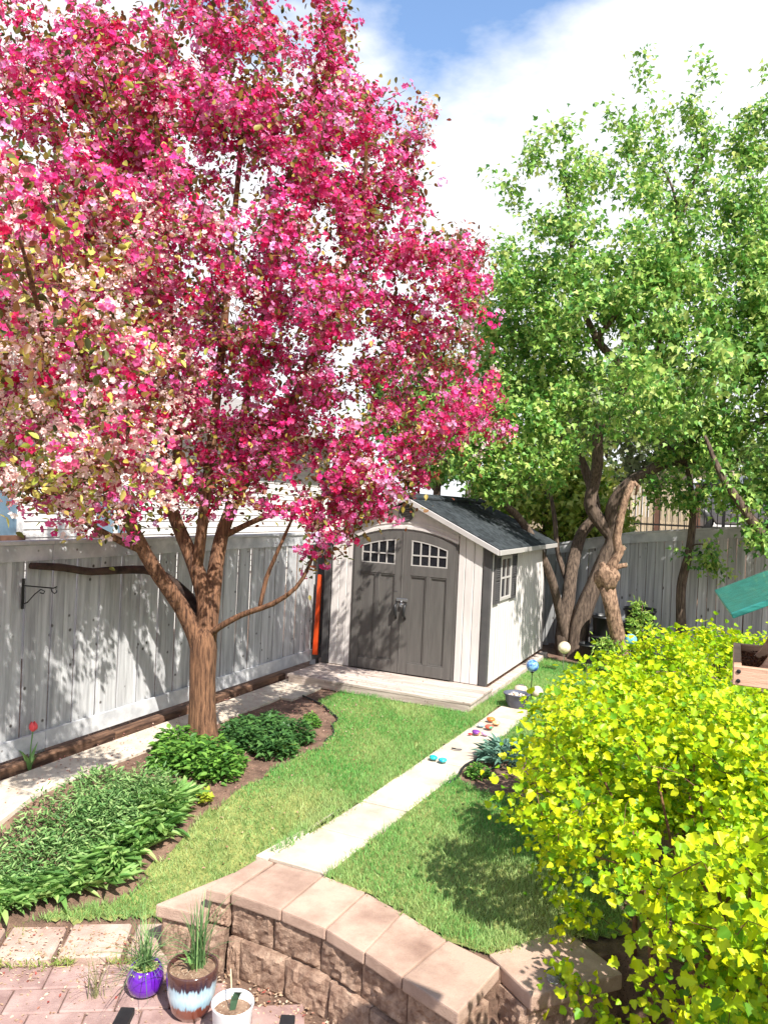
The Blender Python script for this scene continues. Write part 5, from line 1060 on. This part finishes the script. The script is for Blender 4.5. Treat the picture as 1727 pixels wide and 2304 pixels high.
leafy(ys3, c_, 13, .25, .03, LEAF_LONG, (.06, .10), [srgb(140, 176, 72), srgb(104, 148, 58), srgb(170, 192, 90)], 0, droop=-0.1)

# ------------------------------------------------------------------ pots on the patio
M['purple'] = material('purple', srgb(84, 22, 150), srgb(98, 30, 168), 0.12, 4, coat=0.8, spec=0.6)
M['potsoil'] = material('potsoil', srgb(120, 92, 74), srgb(176, 146, 120), 0.95, 22, bump=1.0, bscale=70, speck=(srgb(226, 206, 180), 60, 0.25))
M['whiteplastic'] = material('whiteplastic', srgb(226, 226, 228), srgb(234, 234, 236), 0.35, 4)
def glaze():
    m = material('glaze', srgb(70, 40, 32), srgb(96, 58, 44), 0.12, 20, coat=0.8, spec=0.6); t = m.node_tree; n = t.nodes; l = t.links
    b = n['Principled BSDF']; tx = n.new('ShaderNodeTexCoord'); sx = n.new('ShaderNodeSeparateXYZ'); l.new(tx.outputs['Object'], sx.inputs[0])
    mp_ = n.new('ShaderNodeMapping'); mp_.inputs['Scale'].default_value = (34, 34, 3.0); l.new(tx.outputs['Object'], mp_.inputs[0])
    no = n.new('ShaderNodeTexNoise'); no.inputs['Scale'].default_value = 2.0; no.inputs['Detail'].default_value = 4; l.new(mp_.outputs[0], no.inputs['Vector'])
    mm = n.new('ShaderNodeMath'); mm.operation = 'MULTIPLY_ADD'; mm.inputs[1].default_value = 0.10; l.new(no.outputs[0], mm.inputs[0]); l.new(sx.outputs['Z'], mm.inputs[2])
    rp_ = n.new('ShaderNodeValToRGB'); mr_ = n.new('ShaderNodeMapRange'); mr_.inputs['From Min'].default_value = 0.0; mr_.inputs['From Max'].default_value = 0.34; l.new(mm.outputs[0], mr_.inputs['Value']); l.new(mr_.outputs[0], rp_.inputs[0])
    cr = rp_.color_ramp; cr.elements[0].position = 0.0; cr.elements[0].color = (*srgb(104, 52, 36), 1); cr.elements[1].position = 1.0; cr.elements[1].color = (*srgb(84, 54, 46), 1)
    for p_, c_2 in ((0.38, srgb(122, 64, 46)), (0.43, srgb(150, 186, 204)), (0.58, srgb(190, 218, 228)), (0.70, srgb(160, 190, 206)), (0.745, srgb(44, 30, 48)), (0.86, srgb(70, 44, 42))):
        e = cr.elements.new(p_); e.color = (*c_2, 1)
    l.new(rp_.outputs[0], b.inputs['Base Color']); return m
M['glaze'] = glaze()
def pot(name, loc, prof, mat, soil_r, soil_z, label, cat='plant pot'):
    t = thing(name, loc, label, cat); x, y, z = loc
    me = MB().lathe(prof, (0, 0, 0), 40).mesh('vessel', mat, smooth=True); o_ = link('vessel', me, t, loc)
    s_ = MB(); R_ = [0.0, soil_r * .35, soil_r * .7, soil_r]
    s_.lathe([(max(r_, 0.001), soil_z + random.uniform(-.004, .006)) for r_ in R_[::-1]], loc, 24); s_.build('soil', M['potsoil'], t, smooth=True)
    return t
p1 = pot('purple_pot', (-2.95, 3.37, ZP), [(0.001, 0), (0.062, 0.0), (0.092, 0.025), (0.104, 0.07), (0.100, 0.115), (0.086, 0.15), (0.080, 0.158), (0.074, 0.152), (0.088, 0.11), (0.09, 0.06)], M['purple'], 0.083, 0.132, 'round glossy purple pot with grassy leaves on the patio')
p2 = pot('glazed_pot', (-2.61, 3.36, ZP), [(0.001, 0), (0.088, 0.0), (0.112, 0.04), (0.132, 0.13), (0.140, 0.22), (0.138, 0.262), (0.134, 0.268), (0.128, 0.26), (0.126, 0.2), (0.12, 0.12)], M['glaze'], 0.127, 0.235, 'brown pot with a pale blue drip glaze band beside the retaining wall')
p3 = pot('white_pot', (-2.27, 3.27, ZP), [(0.001, 0), (0.086, 0.0), (0.09, 0.01), (0.107, 0.20), (0.112, 0.215), (0.110, 0.222), (0.104, 0.218), (0.098, 0.16)], M['whiteplastic'], 0.101, 0.175, 'plain white plastic pot with one leaf at the bottom edge')
def blades(parent, c, n, hmin, hmax, out_, w, cols, name, lean=0.0):
    T = []; F = []; C_ = []
    for k in range(n):
        a = random.uniform(0, 6.283); h = random.uniform(hmin, hmax); o_ = abs(random.gauss(0, out_)) + 0.02; bx_, by_ = c[0] + random.gauss(0, .018), c[1] + random.gauss(0, .018); col = mixcol(cols, 1)[0]
        sdir = Vector((-math.sin(a), math.cos(a), 0)); b = len(T); m = 7
        for i in range(m):
            s_ = i / (m - 1); r_ = o_ * s_ ** 1.8; z_ = h * (s_ - 0.42 * min(1.3, o_ / max(h, .01)) * s_ ** 3)
            p = Vector((bx_ + r_ * math.cos(a), by_ + r_ * math.sin(a), c[2] + z_)); ww = w * (1 - s_ ** 3) * 0.5 + 0.0003
            T += [tuple(p - sdir * ww), tuple(p + sdir * ww)]; C_ += [col, col]
        for i in range(m - 1): F.append((b + 2 * i, b + 2 * i + 1, b + 2 * i + 3, b + 2 * i + 2))
    me = bpy.data.meshes.new(name); me.from_pydata(T, [], F); at = me.attributes.new('Col', 'FLOAT_COLOR', 'POINT')
    at.data.foreach_set('color', np.concatenate([np.array(C_), np.ones((len(C_), 1))], 1).astype(np.float32).ravel()); me.materials.append(M['grass']); me.update()
    return link(name, me, parent)
GC = [srgb(110, 146, 92), srgb(134, 166, 104), srgb(84, 120, 76)]
blades(p1, (-2.95, 3.37, ZP + 0.13), 95, 0.14, 0.36, 0.24, 0.005, GC, 'grassy_leaves')
o_ = link('small_leaves', clump_mesh('small_leaves', 130, LEAF_OVAL, 0.030, 0.062, 0.5, [srgb(186, 200, 120), srgb(206, 214, 150), srgb(150, 176, 92)], .3, .03), p1, (-2.955, 3.35, ZP + 0.135))
blades(p2, (-2.60, 3.40, ZP + 0.235), 80, 0.22, 0.46, 0.16, 0.0055, GC, 'grassy_leaves')
for k, a in enumerate((2.3, 3.0, 3.9, 4.6, 5.3)):
    ribbon([(-2.61, 3.36, ZP + .235), (-2.61 + .04 * math.cos(a), 3.36 + .04 * math.sin(a), ZP + .30), (-2.61 + .085 * math.cos(a), 3.36 + .085 * math.sin(a), ZP + .32)], 0.010, (math.cos(a), math.sin(a), .5)).build('broad_leaf', M['stemgreen'], p2)
M['darkleaf'] = material('darkleaf', srgb(56, 86, 66), srgb(76, 106, 80), 0.4, 9); M['reed'] = material('reed', srgb(206, 186, 150), srgb(224, 206, 176), 0.7, 9)
ribbon([(-2.27, 3.27, ZP + .175), (-2.262, 3.27, ZP + .23), (-2.24, 3.265, ZP + .28), (-2.20, 3.25, ZP + .305)], 0.020, (0.7, -0.6, 0.3)).build('leaf', M['darkleaf'], p3)
MB().tube([(-2.275, 3.27, ZP + .17), (-2.285, 3.275, ZP + .27), (-2.30, 3.28, ZP + .38)], 0.004, 6).build('cane', M['reed'], p3)
# dry grass tuft left of the purple pot
tf = thing('grass_tuft', (-3.12, 3.22, ZP), 'wispy thin grass tuft left of the purple pot', 'grass tuft')
blades(tf, (-3.16, 3.20, ZP), 26, 0.16, 0.32, 0.10, 0.003, [srgb(120, 130, 84), srgb(148, 150, 100)], 'blades')

# black patio armchair (front ends of its arms reach into view)
chair = thing('patio_chair', (-1.95, 2.35, ZP), 'black patio armchair, only its arm tips showing at the bottom edge', 'chair')
cx_, cy_ = -1.86, 2.50; fr = Vector((-0.42, 0.906, 0)); rt = Vector((0.906, 0.42, 0))
def cpt(u, v, z): p = Vector((cx_, cy_, 0)) + rt * u + fr * v; return (p.x, p.y, z)
def cbox(u0, u1, v0, v1, z0_, z1, nm, tilt=0.0):
    m = MB(); m.v = [cpt(u, v, z) for z in (z0_, z1) for (u, v) in ((u0, v0), (u1, v0), (u1, v1), (u0, v1))]
    m.f = [(0, 3, 2, 1), (4, 5, 6, 7), (0, 1, 5, 4), (1, 2, 6, 5), (2, 3, 7, 6), (3, 0, 4, 7)]; m.build(nm, M['blackmetal'], chair, bevel=0.006, seg=2)
for u in (-0.36, 0.30):
    cbox(u, u + 0.06, -0.55, 0.02, 0.255, 0.285, 'arm'); cbox(u + .01, u + .05, -0.04, 0.0, ZP, 0.254, 'leg'); cbox(u + .01, u + .05, -0.55, -0.51, ZP, 0.254, 'leg')
cbox(-0.30, 0.30, -0.55, -0.02, -0.07, -0.02, 'seat'); cbox(-0.30, 0.30, -0.62, -0.57, -0.07, 0.24, 'backrest')

# glass candle cup on the corner cap
gl = thing('candle_cup', (-0.73, 3.86, 0.012), 'small clear glass candle cup on the right cap stone', 'candle cup')
M['glass'] = material('glass', (0.92, 0.95, 0.95), None, 0.05, trans=0.85, spec=0.6)
MB().lathe([(0.001, 0.0), (0.030, 0.0), (0.036, 0.012), (0.038, 0.045), (0.036, 0.046), (0.033, 0.012), (0.001, 0.006)], (-0.73, 3.86, 0.0125), 24).build('cup', M['glass'], gl, smooth=True)
MB().lathe([(0.001, 0.0), (0.029, 0.0), (0.029, 0.014), (0.001, 0.016)], (-0.73, 3.86, 0.020), 20).build('candle', M['whiteplastic'], gl)
for k in range(3): MB().tube([(-0.745 + k * .014, 3.85, 0.035), (-0.735 + k * .012, 3.865, 0.055)], 0.002, 5).build('wick', M['blackmetal'], gl)

# ------------------------------------------------------------------ along the path
M['bowlgrey'] = material('bowlgrey', srgb(74, 78, 92), srgb(90, 94, 108), 0.4, 8)
bw_ = thing('planter_bowl', (-2.30, 8.98, 0.022), 'dark grey bowl of pebbles at the far end of the path', 'planter')
MB().lathe([(0.001, 0.0), (0.085, 0.0), (0.10, 0.015), (0.135, 0.10), (0.150, 0.165), (0.162, 0.170), (0.162, 0.182), (0.146, 0.182), (0.132, 0.12)], (-2.30, 8.98, 0.0), 36).build('bowl', M['bowlgrey'], bw_, smooth=True)
MB().lathe([(0.136, 0.135), (0.09, 0.148), (0.001, 0.15)], (-2.30, 8.98, 0), 24).build('soil', M['potsoil'], bw_, smooth=True)
def pebble(loc, r, mat, parent=None, name='pebble', sq=0.6):
    m = MB(); NU_, NV_ = 14, 8; a0 = random.uniform(0, 6.28); ex = random.uniform(.75, .95)
    for j in range(NV_ + 1):
        for i in range(NU_):
            th, ph = math.pi * j / NV_, 2 * math.pi * i / NU_; q = 1 + .08 * math.sin(2 * ph + a0) + .05 * math.sin(3 * ph + 2 * a0)
            m.v.append((loc[0] + r * q * math.sin(th) * math.cos(ph), loc[1] + r * ex * q * math.sin(th) * math.sin(ph), loc[2] + r * sq * (1 + math.cos(th))))
    for j in range(NV_):
        for i in range(NU_): a = j * NU_ + i; b = j * NU_ + (i + 1) % NU_; m.f.append((a, b, b + NU_, a + NU_))
    return m.build(name, mat, parent, smooth=True)
M['palestone'] = material('palestone', srgb(206, 186, 166), srgb(226, 208, 190), 0.8, 12, bump=.3)
for k in range(16):
    a = k * 2.4; r_ = 0.028 * math.sqrt(k); pebble((-2.30 + r_ * math.cos(a), 8.98 + r_ * math.sin(a), 0.143), random.uniform(.014, .024), M['palestone'], bw_)
for loc, r_, lab in [((-2.40, 9.55, 0), 0.085, 'large pale rounded stone left of the blue globe stake'), ((-2.20, 9.62, 0), 0.08, 'large pale rounded stone right of the blue globe stake')]:
    tag(pebble(loc, r_, M['palestone'], None, 'boulder', 0.95), lab, 'stone')
def paintmat(nm, a, b): M[nm] = material(nm, a, b, 0.35, 16, detail=2, lo=.48, hi=.54); return M[nm]
stones = [((-2.37, 8.16), .050, srgb(222, 132, 62), srgb(206, 108, 60), 'orange painted stone farthest along the path'), ((-2.28, 8.06), .048, srgb(226, 160, 90), srgb(236, 196, 150), 'peach painted stone in the far group on the path'),
          ((-2.40, 7.90), .042, srgb(150, 196, 220), srgb(220, 232, 236), 'pale blue painted stone in the far group on the path'), ((-2.30, 7.87), .050, srgb(210, 96, 78), srgb(60, 150, 120), 'red and green painted stone in the far group on the path'),
          ((-2.36, 7.60), .050, srgb(224, 160, 40), srgb(120, 60, 150), 'yellow and purple painted stone on the path'), ((-2.27, 7.62), .040, srgb(190, 130, 200), srgb(214, 170, 220), 'lilac painted stone beside the yellow one on the path'),
          ((-2.41, 7.55), .022, srgb(200, 70, 50), srgb(180, 60, 60), 'tiny red painted stone left of the yellow and purple one'),
          ((-2.46, 6.62), .042, srgb(30, 160, 170), srgb(40, 190, 190), 'left of two teal painted stones on the near path'), ((-2.36, 6.60), .042, srgb(20, 140, 170), srgb(60, 200, 200), 'right of two teal painted stones on the near path')]
for i, ((x, y), r_, a, b, lab) in enumerate(stones): tag(pebble((x, y, 0.022), r_, paintmat('stonepaint%d' % i, a, b), None, 'painted_stone', 0.5), lab, 'stone', 'painted stones on the path')
tag(MB().tube([(-2.42, 7.02, .027), (-2.37, 7.0, .034), (-2.32, 7.03, .03)], .008, 6).build('stick', M['blackplastic'], None), 'short dark stick lying on the path', 'stick')
# globes on stakes
def globe(loc, h, r, c1, c2, lab, stake):
    t = thing('globe_stake', loc, lab, 'garden globe'); x, y, z = loc
    MB().tube([(x, y, z - .05), (x, y, z + h)], 0.006, 8).build('stake', M['steel'] if stake else M['blackmetal'], t)
    m = MB().lathe([(max(.001, r * math.sin(math.pi * k / 16)), -r * math.cos(math.pi * k / 16)) for k in range(17)], (x, y, z + h + r * .95), 28)
    m.build('globe', material('globe' + lab[:6], c1, c2, 0.15, 14, detail=8, coat=.7, lo=.42, hi=.58), t, smooth=True)
    MB().lathe([(.022, 0), (.03, .012), (.022, .022)], (x, y, z + h - .012), 14).build('collar', M['blackmetal'], t, smooth=True)
globe((-2.24, 9.46, 0), 0.36, 0.080, srgb(24, 70, 160), srgb(130, 180, 214), 'blue mosaic glass globe on a stake near the shed corner', False)
globe((-2.21, 11.3, 0), 0.30, 0.092, srgb(206, 190, 158), srgb(232, 222, 200), 'cream mosaic globe on a stake in front of the maple trunks', True)
globe((-1.24, 11.0, 0), 0.58, 0.085, srgb(60, 130, 160), srgb(120, 190, 200), 'teal mosaic globe just above the golden shrub', True)
# black buckets by the back fence
def bucket(x, y, z, r, h, lab):
    t = thing('black_bucket', (x, y, z), lab, 'bucket', 'black buckets by the back fence')
    MB().lathe([(.001, 0), (r * .8, 0), (r * .82, .01), (r * .97, h * .86), (r * 1.06, h * .87), (r * 1.07, h * .93), (r, h * .94), (r, h), (r * 1.05, h), (r * .95, h * .99), (r * .9, h * .7)], (x, y, z), 30).build('shell', M['blackplastic'], t, smooth=True)
bucket(-1.88, 12.62, 0, .19, .45, 'lower black bucket of the left stack behind the pruned tree'); bucket(-1.86, 12.62, .40, .18, .36, 'upper black bucket of the left stack behind the pruned tree')
bucket(-1.33, 12.85, 0, .26, .62, 'lower wide black tub behind the young shrub'); bucket(-1.33, 12.85, .50, .245, .40, 'upper wide black tub behind the young shrub')
bucket(-2.05, 12.45, 0, .15, .30, 'small black bucket leaning near the maple trunks')

# scroll bracket on the side fence
br = thing('plant_bracket', (-5.43, 4.5, 1.38), 'black wrought iron plant hanger bracket on the left fence', 'bracket')
MB().box(-5.446, -5.436, 4.488, 4.512, 1.37, 1.63).build('back_plate', M['blackmetal'], br)
MB().tube([(-5.437, 4.5, 1.57), (-5.33, 4.55, 1.565), (-5.20, 4.60, 1.56), (-5.17, 4.61, 1.575)], .006, 6).build('arm', M['blackmetal'], br)
MB().tube([(-5.437, 4.5, 1.41), (-5.40, 4.515, 1.43), (-5.35, 4.54, 1.50), (-5.30, 4.56, 1.545), (-5.27, 4.575, 1.53), (-5.28, 4.57, 1.51), (-5.31, 4.56, 1.515)], .005, 6).build('scroll', M['blackmetal'], br)
MB().tube([(-5.22, 4.595, 1.558), (-5.215, 4.60, 1.53), (-5.19, 4.605, 1.515), (-5.17, 4.61, 1.53), (-5.17, 4.61, 1.545)], .005, 6).build('hook', M['blackmetal'], br)

# ------------------------------------------------------------------ bird feeder at the right edge
M['teal'] = material('teal', srgb(16, 92, 84), srgb(44, 134, 122), 0.35, 14, (1, 6, 6), 0.15, 50, coat=.3)
M['feedwood'] = material('feedwood', srgb(176, 138, 114), srgb(214, 178, 152), 0.6, 6, (1, 1, 6), 0.2, 30)
M['seed'] = material('seed', srgb(96, 56, 38), srgb(150, 96, 66), 0.8, 60, bump=.8, bscale=120)
fd_ = thing('bird_feeder', (0.20, 2.12, 2.0), 'wooden bird feeder with a green roof and seed tray at the right edge', 'bird feeder')
def slab8(a, b, c, d, th, nm, mat):
    m = MB(); n_v = (Vector(b) - Vector(a)).cross(Vector(d) - Vector(a)).normalized() * th
    q = [Vector(p) for p in (a, b, c, d)]; m.v = [tuple(p) for p in q] + [tuple(p - n_v) for p in q]; m.f = [(0, 1, 2, 3), (7, 6, 5, 4), (0, 4, 5, 1), (1, 5, 6, 2), (2, 6, 7, 3), (3, 7, 4, 0)]
    return m.build(nm, mat, fd_, bevel=.003, seg=2)
e1_, e2_ = Vector((-0.045, 2.36, 2.196)), Vector((0.0, 1.88, 2.188)); u_r = Vector((0.17, 0.017, 0.086)); u_d = Vector((0.17, 0.017, -0.086))
slab8(e2_, e2_ + u_r, e1_ + u_r, e1_, .014, 'roof_panel', M['teal']); slab8(e2_ + u_r + Vector((0.002, 0, 0)), e2_ + u_r + u_d, e1_ + u_r + u_d, e1_ + u_r + Vector((0.002, 0, 0)), .014, 'roof_panel', M['teal'])
TZ = 2.06; tl, tr, ty0, ty1 = 0.012, 0.37, 1.94, 2.31
MB().box(tl, tl + .018, ty0 + .0165, ty1 - .0165, TZ - .045, TZ).build('tray_side', M['feedwood'], fd_, bevel=.002); MB().box(tr - .018, tr, ty0 + .0165, ty1 - .0165, TZ - .045, TZ).build('tray_side', M['feedwood'], fd_, bevel=.002)
MB().box(tl, tr, ty0, ty0 + .016, TZ - .045, TZ).build('tray_side', M['feedwood'], fd_, bevel=.002); MB().box(tl, tr, ty1 - .016, ty1, TZ - .045, TZ).build('tray_side', M['feedwood'], fd_, bevel=.002)
MB().box(tl + .0185, tr - .0185, ty0 + .0165, ty1 - .0165, TZ - .043, TZ - .034).build('tray_floor', M['feedwood'], fd_)
for zz in (TZ - .012, TZ - .034): 
    m = MB().lathe([(.001, 0), (.004, 0), (.005, .002), (.001, .003)], (0, 0, 0), 10); m.v = [(tl + .012 + p[0], ty0 - p[2], zz + p[1]) for p in m.v]; m.build('screw', M['blackmetal'], fd_)
n = 2600; sx_, sy_ = rng.uniform(tl + .02, tr - .02, n), rng.uniform(ty0 + .018, ty1 - .018, n)
T, F = BUD; T = T * np.array([.6, 1.2, .4])
me = big_mesh('seed', T, F, np.stack([sx_, sy_, TZ - .024 + rng.uniform(0, .008, n) + 0.008 * np.exp(-((sx_ - .2) ** 2 + (sy_ - 2.12) ** 2) / .02)], 1), frames(np.stack([rng.normal(size=n), rng.normal(size=n), .3 * rng.normal(size=n)], 1), rdir(n)), rng.uniform(.007, .012, n), mixcol([srgb(110, 66, 46), srgb(150, 98, 70), srgb(84, 48, 34), srgb(176, 128, 92)], n), M['petal'])
o_ = link('seed', me, fd_); o_['kind'] = 'stuff'
MB().box(tl + .0185, tr - .0185, ty0 + .0165, ty1 - .0165, TZ - .0335, TZ - .022).build('seed_bed', M['seed'], fd_)
for yy in (2.02, 2.24):      # curved end boards carrying the roof
    pr_ = []
    for k in range(9):
        t_ = k / 8; zc = TZ - .03 + t_ * .20; w_ = 0.032 + 0.045 * (2 * t_ - 1) ** 2
        pr_.append((w_, zc))
    pts = [(0.132 - w_, z_) for w_, z_ in pr_] + [(0.132 + w_, z_) for w_, z_ in pr_[::-1]]
    pts = [(x_, min(z_, 2.19 + .40 * max(0, (.165 - abs(x_ - .165)) - .012) )) for x_, z_ in pts]
    MB().prism(pts, yy - .009, yy + .009, 'y').build('end_board', M['feedwood'], fd_)
MB().tube([(0.19, 2.12, -0.05), (0.19, 2.12, TZ - .045)], .02, 10).build('pole', M['blackmetal'], fd_)
